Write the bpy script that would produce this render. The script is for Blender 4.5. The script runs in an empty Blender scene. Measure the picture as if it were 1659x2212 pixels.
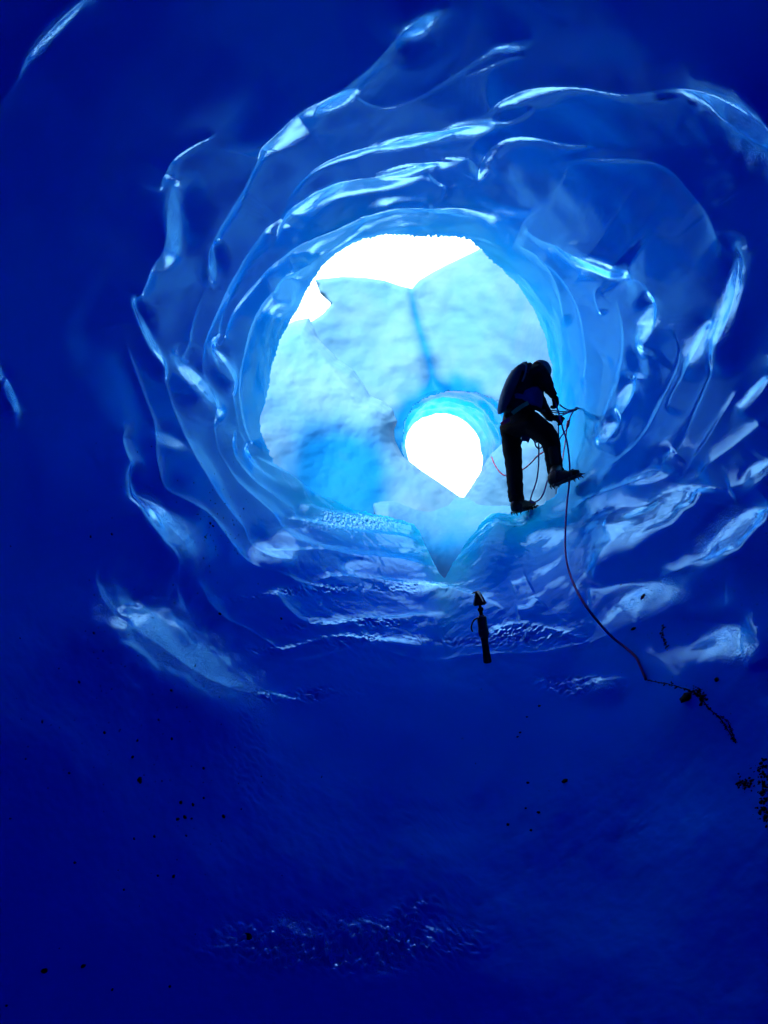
SKIN = 1.45
import bpy, bmesh, math, random
import numpy as np
from mathutils import Vector, Matrix

random.seed(7)
rng = np.random.default_rng(7)
SC = bpy.context.scene
COL = SC.collection

# ------------------------------------------------------------------ frames
FPX = 1703.0                 # focal length in units of the 1659 x 2212 layout drawing
CX, CY = 829.5, 1106.0
PITCH = math.radians(20)
CAM = np.array([0.0, 0.0, 1.6])
FWD = np.array([0.0, math.cos(PITCH), math.sin(PITCH)])
UPV = np.array([0.0, -math.sin(PITCH), math.cos(PITCH)])
RGT = np.array([1.0, 0.0, 0.0])
AXX, AXY = 915.0, 815.0      # the tunnel's axis heads here
R0 = 1.55                    # tunnel radius in metres

def cam2world(p):
    p = np.asarray(p, float)
    return CAM + p[..., 0:1] * RGT + p[..., 1:2] * UPV + p[..., 2:3] * FWD

def at(px, py, d):
    """layout point at depth d (metres along the view axis) -> world"""
    return cam2world(np.array([(px - CX) / FPX * d, (CY - py) / FPX * d, d]))

def V(px, py, d):
    return Vector(at(px, py, d))

A_ = np.array([(AXX - CX) / FPX, (CY - AXY) / FPX, 1.0]); A_ /= np.linalg.norm(A_)
EX = np.cross(np.array([0, 1.0, 0]), A_); EX /= np.linalg.norm(EX)
EZ = np.cross(A_, EX)

def tun2world(X, S, Z):
    c = X[..., None] * EX + S[..., None] * A_ + Z[..., None] * EZ
    return cam2world(c)

def px2q(P):
    P = np.asarray(P, float).reshape(-1, 2)
    r = np.stack([(P[:, 0] - CX) / FPX, (CY - P[:, 1]) / FPX, np.ones(len(P))], 1)
    s = r @ A_
    return np.stack([(r @ EX) / s, (r @ EZ) / s], 1)

def q2px(qx, qz):
    c = qx[..., None] * EX + A_ + qz[..., None] * EZ
    return CX + FPX * c[..., 0] / c[..., 2], CY - FPX * c[..., 1] / c[..., 2]

# ------------------------------------------------------------------ noise
_perm = rng.permutation(256).astype(np.int64)
_perm = np.concatenate([_perm, _perm, _perm])
_g = rng.normal(size=(256, 3)); _g /= np.linalg.norm(_g, axis=1)[:, None]

def perlin(x, y, z):
    xi, yi, zi = np.floor(x).astype(np.int64), np.floor(y).astype(np.int64), np.floor(z).astype(np.int64)
    xf, yf, zf = x - xi, y - yi, z - zi
    u, v, w = [t * t * t * (t * (t * 6 - 15) + 10) for t in (xf, yf, zf)]
    xi &= 255; yi &= 255; zi &= 255
    def gr(dx, dy, dz):
        h = _perm[_perm[_perm[xi + dx] + yi + dy] + zi + dz]
        g = _g[h]
        return g[..., 0] * (xf - dx) + g[..., 1] * (yf - dy) + g[..., 2] * (zf - dz)
    a = gr(0,0,0) * (1-u) + gr(1,0,0) * u
    b = gr(0,1,0) * (1-u) + gr(1,1,0) * u
    c = gr(0,0,1) * (1-u) + gr(1,0,1) * u
    d = gr(0,1,1) * (1-u) + gr(1,1,1) * u
    return ((a * (1-v) + b * v) * (1-w) + (c * (1-v) + d * v) * w) * 1.6

def fbm(x, y, z, oct=4, gain=0.5):
    o = 0; a = 1.0; f = 1.0
    for i in range(oct):
        o = o + a * perlin(x * f + 17.3 * i, y * f + 9.1 * i, z * f - 4.7 * i)
        a *= gain; f *= 2.03
    return o

def sstep(a, b, x):
    t = np.clip((x - a) / (b - a), 0, 1)
    return t * t * (3 - 2 * t)

# ------------------------------------------------------------------ small geometry tools
def catmull(P, n=8, closed=False):
    P = np.asarray(P, float)
    if closed:
        Q = np.concatenate([P[-1:], P, P[:2]])
    else:
        Q = np.concatenate([2 * P[:1] - P[1:2], P, 2 * P[-1:] - P[-2:-1]])
    out = []
    for i in range(1, len(Q) - 2):
        p0, p1, p2, p3 = Q[i-1], Q[i], Q[i+1], Q[i+2]
        for k in range(n):
            t = k / n
            out.append(0.5 * ((2*p1) + (-p0+p2)*t + (2*p0-5*p1+4*p2-p3)*t*t + (-p0+3*p1-3*p2+p3)*t**3))
    if not closed:
        out.append(Q[-2])
    return np.array(out)

def poly_dist(px, py, L):
    """distance to open polyline, index+param of nearest, cross sign"""
    best = np.full(px.shape, 1e18); par = np.zeros(px.shape); sg = np.ones(px.shape)
    nx = np.zeros(px.shape); ny = np.zeros(px.shape)
    for i in range(len(L) - 1):
        ax, ay = L[i]; bx, by = L[i+1]
        dx, dy = bx - ax, by - ay
        l2 = dx*dx + dy*dy + 1e-18
        t = np.clip(((px - ax) * dx + (py - ay) * dy) / l2, 0, 1)
        qx, qy = ax + t * dx, ay + t * dy
        d = (px - qx)**2 + (py - qy)**2
        m = d < best
        best[m] = d[m]; par[m] = (i + t[m]) / (len(L) - 1)
        nx[m] = qx[m]; ny[m] = qy[m]
        c = dx * (py - ay) - dy * (px - ax)
        sg[m] = c[m] / (math.sqrt(l2) * np.sqrt(d[m]) + 1e-12)      # +-1 beside the line, fading to 0 off its ends
    return np.sqrt(best), par, sg, nx, ny

def inside(px, py, P):
    r = np.zeros(px.shape, bool)
    n = len(P)
    for i in range(n):
        x0, y0 = P[i]; x1, y1 = P[(i+1) % n]
        if y0 == y1: continue
        m = ((y0 > py) != (y1 > py)) & (px < (x1 - x0) * (py - y0) / (y1 - y0) + x0)
        r ^= m
    return r

def new_mesh_obj(name, verts, faces, mat=None, smooth=True, parent=None, facing=None):
    me = bpy.data.meshes.new(name)
    verts = np.asarray(verts, np.float32); faces = np.asarray(faces, np.int32)
    me.vertices.add(len(verts)); me.vertices.foreach_set('co', verts.ravel())
    k = faces.shape[1]
    me.loops.add(faces.size); me.loops.foreach_set('vertex_index', faces.ravel())
    me.polygons.add(len(faces))
    me.polygons.foreach_set('loop_start', np.arange(0, faces.size, k, dtype=np.int32))
    me.polygons.foreach_set('loop_total', np.full(len(faces), k, np.int32))
    me.update(calc_edges=True); me.validate()
    if smooth:
        me.polygons.foreach_set('use_smooth', np.ones(len(me.polygons), bool))
    if facing is not None:         # make every sheet face the open side
        n = np.zeros(len(me.polygons) * 3, np.float32); me.polygons.foreach_get('normal', n)
        c = np.zeros(len(me.polygons) * 3, np.float32); me.polygons.foreach_get('center', c)
        if np.mean(np.sum(n.reshape(-1, 3) * (np.asarray(facing) - c.reshape(-1, 3)), 1) > 0) < 0.5:
            me.flip_normals(); print('flipped', name)
    o = bpy.data.objects.new(name, me); COL.objects.link(o)
    if mat: me.materials.append(mat)
    if parent: o.parent = parent
    return o

def grid_faces(nr, nc, wrap=False):
    r = np.arange(nr - 1)[:, None]; c = np.arange(nc if wrap else nc - 1)[None, :]
    c2 = (c + 1) % nc
    return np.stack([(r*nc + c), (r*nc + c2), ((r+1)*nc + c2), ((r+1)*nc + c)], -1).reshape(-1, 4)

# ------------------------------------------------------------------ materials
def mat_new(name):
    m = bpy.data.materials.new(name); m.use_nodes = True
    nt = m.node_tree; b = nt.nodes['Principled BSDF']
    return m, nt, b

def N(nt, t, **kw):
    n = nt.nodes.new(t)
    for k, v in kw.items(): setattr(n, k, v)
    return n

def ice_material(name, c0, c1, rough, bumps, spec=0.5, vein=None, rough2=None, grit=0, tint=None, glow=0, skin=0, clear=None, pits=0):
    """dense ice: two real ice colours mixed by bands and bubbles, wet glossy skin with melt texture"""
    m, nt, b = mat_new(name)
    tc = N(nt, 'ShaderNodeTexCoord')
    co = tc.outputs['Object']
    n1 = N(nt, 'ShaderNodeTexNoise'); n1.inputs['Scale'].default_value = 0.9; n1.inputs['Detail'].default_value = 6
    n1.inputs['Roughness'].default_value = 0.6
    nt.links.new(co, n1.inputs['Vector'])
    rp = N(nt, 'ShaderNodeValToRGB')
    rp.color_ramp.elements[0].position = 0.35; rp.color_ramp.elements[1].position = 0.68
    rp.color_ramp.elements[0].color = (*c0, 1); rp.color_ramp.elements[1].color = (*c1, 1)
    nt.links.new(n1.outputs['Fac'], rp.inputs['Fac'])
    col = rp.outputs['Color']
    if clear:      # veins of bubble-free ice; in the tunnel, mouth light painted into the colour
        an = N(nt, 'ShaderNodeAttribute'); an.attribute_name = 'clear_ice_rim_glow'
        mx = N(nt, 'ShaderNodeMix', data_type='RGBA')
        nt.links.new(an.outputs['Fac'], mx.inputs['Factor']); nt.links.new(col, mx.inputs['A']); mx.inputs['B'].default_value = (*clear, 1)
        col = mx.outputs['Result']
    if grit:
        ng = N(nt, 'ShaderNodeTexNoise'); ng.inputs['Scale'].default_value = 34; ng.inputs['Detail'].default_value = 3
        nt.links.new(co, ng.inputs['Vector'])
        n2 = N(nt, 'ShaderNodeTexNoise'); n2.inputs['Scale'].default_value = 2.3; n2.inputs['Detail'].default_value = 2
        nt.links.new(co, n2.inputs['Vector'])
        ad = N(nt, 'ShaderNodeMath', operation='ADD'); nt.links.new(ng.outputs['Fac'], ad.inputs[0])
        mu = N(nt, 'ShaderNodeMath', operation='MULTIPLY'); mu.inputs[1].default_value = 0.55
        nt.links.new(n2.outputs['Fac'], mu.inputs[0]); nt.links.new(mu.outputs[0], ad.inputs[1])
        r2 = N(nt, 'ShaderNodeValToRGB')
        r2.color_ramp.elements[0].position = grit; r2.color_ramp.elements[1].position = grit + 0.02
        r2.color_ramp.elements[0].color = (0, 0, 0, 1); r2.color_ramp.elements[1].color = (1, 1, 1, 1)
        nt.links.new(ad.outputs[0], r2.inputs['Fac'])
        mx = N(nt, 'ShaderNodeMix', data_type='RGBA')
        nt.links.new(r2.outputs['Color'], mx.inputs['Factor'])
        nt.links.new(col, mx.inputs['A']); mx.inputs['B'].default_value = (0.006, 0.007, 0.01, 1)
        col = mx.outputs['Result']
    nt.links.new(col, b.inputs['Base Color'])
    b.inputs['IOR'].default_value = 1.31
    b.inputs['Specular IOR Level'].default_value = spec
    if tint: b.inputs['Specular Tint'].default_value = (*tint, 1)
    # gloss varies: wet film against frosted patches
    nr = N(nt, 'ShaderNodeTexNoise'); nr.inputs['Scale'].default_value = 3.1; nr.inputs['Detail'].default_value = 5
    nt.links.new(co, nr.inputs['Vector'])
    mr = N(nt, 'ShaderNodeMapRange'); mr.inputs['From Min'].default_value = 0.3; mr.inputs['From Max'].default_value = 0.7
    mr.inputs['To Min'].default_value = rough; mr.inputs['To Max'].default_value = rough2 or rough * 1.6
    nt.links.new(nr.outputs['Fac'], mr.inputs['Value']); nt.links.new(mr.outputs['Result'], b.inputs['Roughness'])
    prev = None
    for sc, dist, det in bumps:
        nb = N(nt, 'ShaderNodeTexNoise'); nb.inputs['Scale'].default_value = sc; nb.inputs['Detail'].default_value = det
        nt.links.new(co, nb.inputs['Vector'])
        bp = N(nt, 'ShaderNodeBump'); bp.inputs['Strength'].default_value = 1.0; bp.inputs['Distance'].default_value = dist
        nt.links.new(nb.outputs['Fac'], bp.inputs['Height'])
        if prev: nt.links.new(prev.outputs['Normal'], bp.inputs['Normal'])
        prev = bp
    if pits:       # pitted melt grain
        nb = N(nt, 'ShaderNodeTexNoise'); nb.inputs['Scale'].default_value = 95; nb.inputs['Detail'].default_value = 2
        nt.links.new(co, nb.inputs['Vector'])
        pm = N(nt, 'ShaderNodeMapRange', interpolation_type='SMOOTHSTEP'); pm.inputs['From Min'].default_value = 0.38; pm.inputs['From Max'].default_value = 0.52
        nt.links.new(nb.outputs['Fac'], pm.inputs['Value'])
        pn = N(nt, 'ShaderNodeAttribute'); pn.attribute_name = 'grain'
        pr = N(nt, 'ShaderNodeMapRange'); pr.inputs['From Min'].default_value = 0.0; pr.inputs['From Max'].default_value = 1.0
        pr.inputs['To Min'].default_value = 0.03; pr.inputs['To Max'].default_value = 1.0
        nt.links.new(pn.outputs['Fac'], pr.inputs['Value'])
        bp = N(nt, 'ShaderNodeBump'); bp.inputs['Distance'].default_value = 0.0022
        nt.links.new(pr.outputs['Result'], bp.inputs['Strength']); nt.links.new(pm.outputs['Result'], bp.inputs['Height'])
        nt.links.new(prev.outputs['Normal'], bp.inputs['Normal']); prev = bp
    if prev: nt.links.new(prev.outputs['Normal'], b.inputs['Normal'])
    if skin:      # deep blue ice under a clear wet film: body colour plus film reflection
        df = N(nt, 'ShaderNodeBsdfDiffuse'); nt.links.new(col, df.inputs['Color'])
        gl = N(nt, 'ShaderNodeBsdfGlossy'); gl.inputs['Color'].default_value = (*tint, 1)
        nt.links.new(mr.outputs['Result'], gl.inputs['Roughness'])
        fr = N(nt, 'ShaderNodeFresnel'); fr.inputs['IOR'].default_value = 1.55
        ms0 = N(nt, 'ShaderNodeMath', operation='SUBTRACT', use_clamp=True); ms0.inputs[1].default_value = 0.055
        mf = N(nt, 'ShaderNodeMath', operation='MULTIPLY'); mf.inputs[1].default_value = skin
        for n_ in (df, gl, fr): nt.links.new(prev.outputs['Normal'], n_.inputs['Normal'])
        nt.links.new(fr.outputs['Fac'], ms0.inputs[0]); nt.links.new(ms0.outputs[0], mf.inputs[0]); mf.use_clamp = True
        fa = N(nt, 'ShaderNodeAttribute'); fa.attribute_name = 'film'
        m3 = N(nt, 'ShaderNodeMath', operation='MULTIPLY'); nt.links.new(mf.outputs[0], m3.inputs[0]); nt.links.new(fa.outputs['Fac'], m3.inputs[1])
        ms = N(nt, 'ShaderNodeMixShader'); nt.links.new(m3.outputs[0], ms.inputs['Fac'])
        nt.links.new(df.outputs['BSDF'], ms.inputs[1]); nt.links.new(gl.outputs['BSDF'], ms.inputs[2])
        nt.links.new(ms.outputs['Shader'], nt.nodes['Material Output'].inputs['Surface'])
    if glow:      # thin ice lets daylight through
        tr = N(nt, 'ShaderNodeBsdfTranslucent'); nt.links.new(col, tr.inputs['Color'])
        ms = N(nt, 'ShaderNodeMixShader'); ms.inputs['Fac'].default_value = glow
        nt.links.new(b.outputs['BSDF'], ms.inputs[1]); nt.links.new(tr.outputs['BSDF'], ms.inputs[2])
        nt.links.new(ms.outputs['Shader'], nt.nodes['Material Output'].inputs['Surface'])
    return m

M_TUN = ice_material('dense_blue_ice', (0.0002, 0.215, 0.87), (0.0004, 0.25, 0.885), 0.05, [(9, 0.0008, 2), (70, 0.0004, 3)], spec=0.3, rough2=0.10, tint=(0.29, 0.72, 1.0), skin=SKIN, clear=(0.003, 0.40, 0.62), pits=1)  # clear: cyan of the weathered ice and of the painted mouth daylight
M_WALL = ice_material('weathered_pale_ice', (0.042, 0.132, 0.212), (0.062, 0.143, 0.216), 0.5, [(2.2, 0.01, 4), (18, 0.0012, 4)], rough2=0.7, spec=0.05, clear=(0.0, 0.082, 0.22))
M_ARCH = ice_material('clear_cyan_ice', (0.0, 0.16, 0.40), (0.002, 0.19, 0.43), 0.3, [(5, 0.01, 4), (30, 0.003, 3)], spec=0.12, tint=(0.3, 0.8, 1.0), glow=0.7)

# ------------------------------------------------------------------ the tunnel
def K(w, pts, kind='A', k=1.05, near=2.6, ends=(0.12, 0.12), wv=None):
    return dict(w=w, pts=pts, kind=kind, k=k, near=near, ends=ends, wv=wv)

CRESTS = [
 # left wall, outermost first.  (w = breadth of the glossy turn in layout units, wv = breadth along the crest)
 K(34, [(235,-60),(165,0),(120,50),(70,110),(30,175),(0,230),(-25,300),(-40,380)]),
 K(14, [(252,630),(250,655),(262,700),(285,770),(310,840),(330,905),(336,935),(333,970),(340,1010),(360,1055),(410,1090),(450,1115),(470,1140),(500,1180),(545,1225),(590,1250),(640,1272),(700,1287),(770,1290),(850,1292)], wv=[26,8,6,6,8,14,16,8,12,9,14,9,12]),
 K(16, [(470,283),(420,305),(375,335),(355,360),(345,385),(343,420)], wv=[5,14,26,12]),
 K(30, [(372,425),(350,470),(330,530),(315,580),(300,630),(293,655),(300,700),(315,745),(345,798),(370,883),(395,943),(415,993),(440,1038),(465,1073),(500,1113),(530,1148),(545,1173),(580,1215),(612,1226),(650,1230)], wv=[40,44,30,26,34,12,9,14,20,16,9,8,30,20]),
 K(22, [(960,15),(905,22),(870,55),(830,95),(775,145),(700,185),(630,225),(590,265),(557,305),(552,340),(530,390),(495,450),(467,495),(447,540),(442,575),(450,602)], wv=[28,30,24,34,40,26,14,10,10,22,20]),
 K(10, [(455,590),(430,650),(410,715),(400,778),(400,803),(412,838),(448,880)], wv=[4,4,5,14,26,18]),
 K(16, [(1062,310),(1058,285),(1020,268),(960,275),(900,288),(830,310),(775,320),(700,350),(635,400),(600,455),(565,495),(525,545),(505,575),(480,620),(465,660),(445,715),(436,753),(442,818),(452,878),(460,928),(467,968),(485,1003),(510,1043),(540,1073),(575,1108),(610,1148),(645,1178),(690,1198),(740,1206)], wv=[14,30,34,26,12,14,12,18,20,10,6,5,5,8,14,22,26,22]),
 K(9, [(508,572),(488,640),(470,700),(468,748),(480,793),(490,843),(500,883),(508,918),(515,943),(540,978),(580,1025)], wv=[12,5,10,18,10,6,5,12,10]),
 K(14, [(507,915),(495,948),(495,968),(505,993),(530,1023),(565,1053),(600,1078),(630,1108),(648,1145)], wv=[14,16,10,8,10]),
 K(17, [(985,352),(930,350),(890,358),(830,372),(765,385),(700,400),(650,430),(615,455),(597,480),(592,515),(572,552)], wv=[8,26,24,16,20,24,26,10,14]),
 K(9, [(928,352),(926,370),(945,390),(964,402),(948,428),(920,440)], wv=[10,10,14]),
 K(12, [(1058,462),(1000,440),(920,440),(860,446),(800,458),(780,462),(725,487),(665,512),(620,535),(575,568),(550,595),(515,640),(490,690),(480,750),(485,800),(495,860)], wv=[14,18,12,12,16,20,14,8,5,5]),
 K(12, [(700,545),(640,580),(600,600),(560,645),(530,710),(518,770),(510,830),(512,880),(525,935),(550,975),(600,1015),(655,1058)], wv=[10,22,20,10,6,6,8,20,16,12]),
 K(18, [(285,915),(268,935),(265,955),(270,985),(275,1013),(283,1063),(297,1113),(312,1150),(345,1185),(380,1225),(397,1280),(402,1330),(405,1365)], wv=[18,10,22,44,60,44,30,26,20]),
 K(34, [(300,1060),(330,1100),(365,1150),(396,1185)], wv=[10,30,34]),
 K(50, [(262,1200),(228,1211),(212,1233),(215,1263),(227,1313),(245,1343),(280,1383),(320,1418),(370,1463),(425,1500),(480,1520),(545,1522),(620,1528),(700,1542)], wv=[14,14,20,50,110,120,105,70,26,12]),
 K(26, [(425,1240),(440,1270),(460,1303),(500,1333),(540,1358),(575,1388),(600,1411),(650,1408),(700,1400),(765,1405),(830,1418),(900,1424),(960,1420)], wv=[40,30,14,16,18,20,20,20]),
 K(22, [(578,1265),(595,1303),(620,1338),(655,1363),(700,1373),(765,1366),(830,1360),(900,1352),(1000,1350)], wv=[22,28,24,18,16]),
 K(20, [(560,1190),(620,1205),(690,1205),(760,1216),(850,1222),(935,1235)], wv=[12,20,14]),
 K(14, [(600,1120),(680,1140),(760,1160),(850,1165),(915,1180)], wv=[10,16,12]),
 K(14, [(640,1090),(700,1112),(780,1130),(860,1140),(905,1146)], wv=[10,16,12]),
 K(20, [(660,1270),(740,1262),(830,1272),(940,1285),(1050,1320),(1110,1345)], wv=[12,16,14]),
 K(26, [(560,1420),(660,1440),(780,1425),(900,1455),(1050,1440),(1180,1425),(1290,1390),(1330,1370)], wv=[5,9,7,10,10,6]),
 K(30, [(1050,1400),(1120,1370),(1200,1375),(1280,1395)], wv=[8,14,10]),
 K(34, [(1160,1480),(1240,1490),(1300,1480),(1360,1470)], wv=[8,14,10]),
 K(30, [(0,820),(15,850),(22,900)], wv=[20,30]),
 # roof
 K(16, [(760,180),(780,210),(830,224),(880,212),(940,185),(1000,150),(1040,122),(1075,100),(1120,97),(1145,110)], wv=[12,8,8,9,10,14,16,10]),
 K(26, [(1000,170),(1045,150),(1090,130),(1142,118)], wv=[6,10,8]),
 K(14, [(1060,262),(1062,245),(1075,225),(1110,200),(1155,185),(1230,183),(1305,190),(1370,195),(1455,182),(1530,178),(1595,192),(1659,220),(1730,280),(1780,360)], wv=[8,14,26,26,18,20,30,60,120,110]),
 K(12, [(1060,262),(1080,268),(1115,262),(1150,240)], kind='A', wv=[10,14,8]),
 K(30, [(1032,395),(1040,350),(1065,318),(1100,300),(1150,298),(1220,310),(1280,318)], wv=[12,16,18,14,8]),
 K(18, [(1180,360),(1250,345),(1330,340),(1395,345),(1430,360),(1460,385),(1495,425),(1530,465),(1555,510),(1570,550),(1588,590),(1595,650),(1590,700),(1578,750),(1560,800),(1535,855),(1500,930),(1470,985),(1440,1012),(1395,1040)], wv=[9,9,9,8,8,18,38,40,44,26,12,12,10]),
 K(10, [(925,352),(960,340),(1000,340),(1025,352),(1028,372)], wv=[6,8,8]),
 # right wall
 K(24, [(1130,480),(1170,505),(1250,530),(1300,560),(1350,597)], wv=[10,30,46,40]),
 K(12, [(1345,605),(1385,605),(1410,630),(1430,690),(1420,725),(1395,760)], wv=[6,8,22,22]),
 K(11, [(1310,625),(1295,618),(1288,640),(1300,685)], wv=[8,10,8]),
 K(14, [(1440,700),(1462,710),(1477,750),(1476,790),(1450,850),(1420,910),(1380,960),(1320,1000)], wv=[8,10,10,12,10]),
 K(18, [(1525,690),(1522,740),(1505,790),(1470,850),(1450,900)], wv=[16,24,14]),
 K(12, [(1330,640),(1350,700),(1352,760),(1335,830),(1310,890),(1280,940)], wv=[6,12,10]),
 K(10, [(1150,545),(1200,580),(1240,640),(1262,700),(1270,780),(1262,850)], wv=[14,10,8]),
 K(10, [(1110,520),(1160,545),(1195,590),(1215,640),(1228,710)], wv=[12,12,8]),
 K(12, [(1380,800),(1370,860),(1340,920),(1300,975)], wv=[10,22,16]),
 K(16, [(1610,830),(1570,900),(1520,975),(1470,1030)], wv=[12,10,8]),
 K(18, [(1470,975),(1458,987),(1423,1027),(1370,1045),(1300,1070),(1230,1100)], wv=[10,26,22,14]),
 K(20, [(1659,912),(1640,930),(1563,987),(1497,1033),(1458,1037),(1428,1030)], wv=[20,12,10,8]),
 K(40, [(1490,1040),(1482,1070),(1470,1100),(1427,1128),(1370,1158),(1327,1193),(1305,1224),(1278,1268)], wv=[50,66,52,40,36,26]),
 K(50, [(1310,1150),(1345,1140),(1400,1110),(1440,1085)], wv=[20,40,26]),
 K(46, [(1268,1276),(1305,1273),(1353,1264),(1405,1260),(1456,1262)], kind='B', wv=[14,24,36,30], ends=(0.1, 0.3)),
 K(46, [(1470,1333),(1519,1333),(1563,1336),(1600,1345),(1614,1400),(1640,1470)], kind='B', wv=[10,20,40,50,40], ends=(0.1, 0.05)),
 K(10, [(1519,1110),(1559,1106),(1590,1096),(1618,1084)], wv=[6,14]),
 K(60, [(1659,1090),(1645,1130),(1615,1175),(1560,1205),(1480,1232),(1400,1252)], wv=[50,70,66,40,20]),
 K(40, [(1680,990),(1655,1020),(1610,1045),(1570,1060)], wv=[30,44,30]),
 K(26, [(1690,760),(1655,830),(1600,900)], wv=[30,26,16]),
 K(18, [(1120,1340),(1152,1333),(1175,1308)], wv=[18,18]),
 K(20, [(1110,1285),(1135,1275),(1150,1268)], wv=[14,18]),
]

# glossy melt facets: (layout x, y, half length, half breadth, turn in degrees, what they face, strength)
FACETS = [(395,1425,175,62,38,'sky',1),(350,1130,82,24,55,'sky',1),(585,1200,44,18,35,'sky',1),(425,830,58,14,62,'sky',1),(479,790,44,9,80,'sky',1),
 (365,953,26,11,30,'sky',1),(322,730,75,9,70,'sky',1),(375,480,60,20,105,'sky',.7),(905,50,46,20,-62,'hole',1),(725,212,38,15,-30,'hole',1),
 (900,302,85,12,-12,'hole',1),(1020,280,45,14,5,'hole',1),(880,366,48,9,-8,'hole',1),(680,432,62,12,-30,'hole',1),(1110,104,40,9,-8,'hole',.15),
(1300,572,58,16,36,'hole',1),(1615,265,95,50,45,'hole',1.15),(1577,660,105,19,92,'sky',.9),(1518,742,48,13,100,'sky',1),
 (1400,700,40,12,95,'sky',1),(1400,1118,105,28,-36,'sky',1),(1345,1118,60,12,-28,'sky',.9),(1585,1150,74,30,-42,'sky',1),(1395,1302,78,28,-25,'sky',1),
 (1575,1395,60,32,35,'sky',1),(1272,1215,44,12,-50,'sky',.6),(1405,1030,36,9,-15,'sky',1),(615,622,30,14,-50,'sky',.8),(600,1022,68,10,40,'sky',.45),
 (662,1165,60,12,22,'sky',.6),(770,1237,34,8,8,'sky',.6),(1262,1486,66,14,3,'sky',1),(458,568,32,8,-76,'sky',1),
 (1640,1022,36,15,-35,'sky',1),(1352,855,30,9,100,'sky',1),(1312,930,26,8,-60,'sky',1),(1635,850,44,10,-55,'sky',1),(310,1085,60,12,72,'sky',.8),
 (395,1310,60,14,88,'sky',.7),(20,850,50,10,70,'sky',.8),(730,2050,230,50,0,'sky',.6),(120,70,90,16,-52,'hole',.7),]

RIM = [(592,775),(597,745),(612,715),(628,690),(640,668),(655,640),(672,610),(690,582),(715,556),(745,533),(790,515),(830,509),(880,507),(900,511),(950,512),(1010,515),(1032,530),(1060,556),(1090,582),(1115,612),(1140,650),(1165,700),(1185,760),(1195,820),(1200,880),(1205,940),(1212,1000),(1215,1045),(1200,1072),(1175,1090),(1140,1106),(1100,1122),(1072,1128),(1045,1150),(1010,1190),(980,1232),(962,1264),(950,1250),(940,1230),(930,1205),(918,1178),(905,1146),(870,1131),(833,1119),(790,1110),(752,1098),(729,1085),(690,1072),(655,1055),(620,1030),(595,1000),(575,968),(562,935),(560,900),(573,860),(582,820)]

def cone(th):
    d = (np.asarray(th) + 1.5 * math.pi) % (2 * math.pi) - math.pi
    return 0.9 + 0.9 * np.exp(-(d / 0.75)**2)

def flare(t):
    # how the bore opens towards the viewer: fast at first, then nearly level
    return t - 0.18 - 0.5 * 0.06 * np.log1p(np.exp((np.asarray(t) - 0.52) / 0.06))

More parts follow.
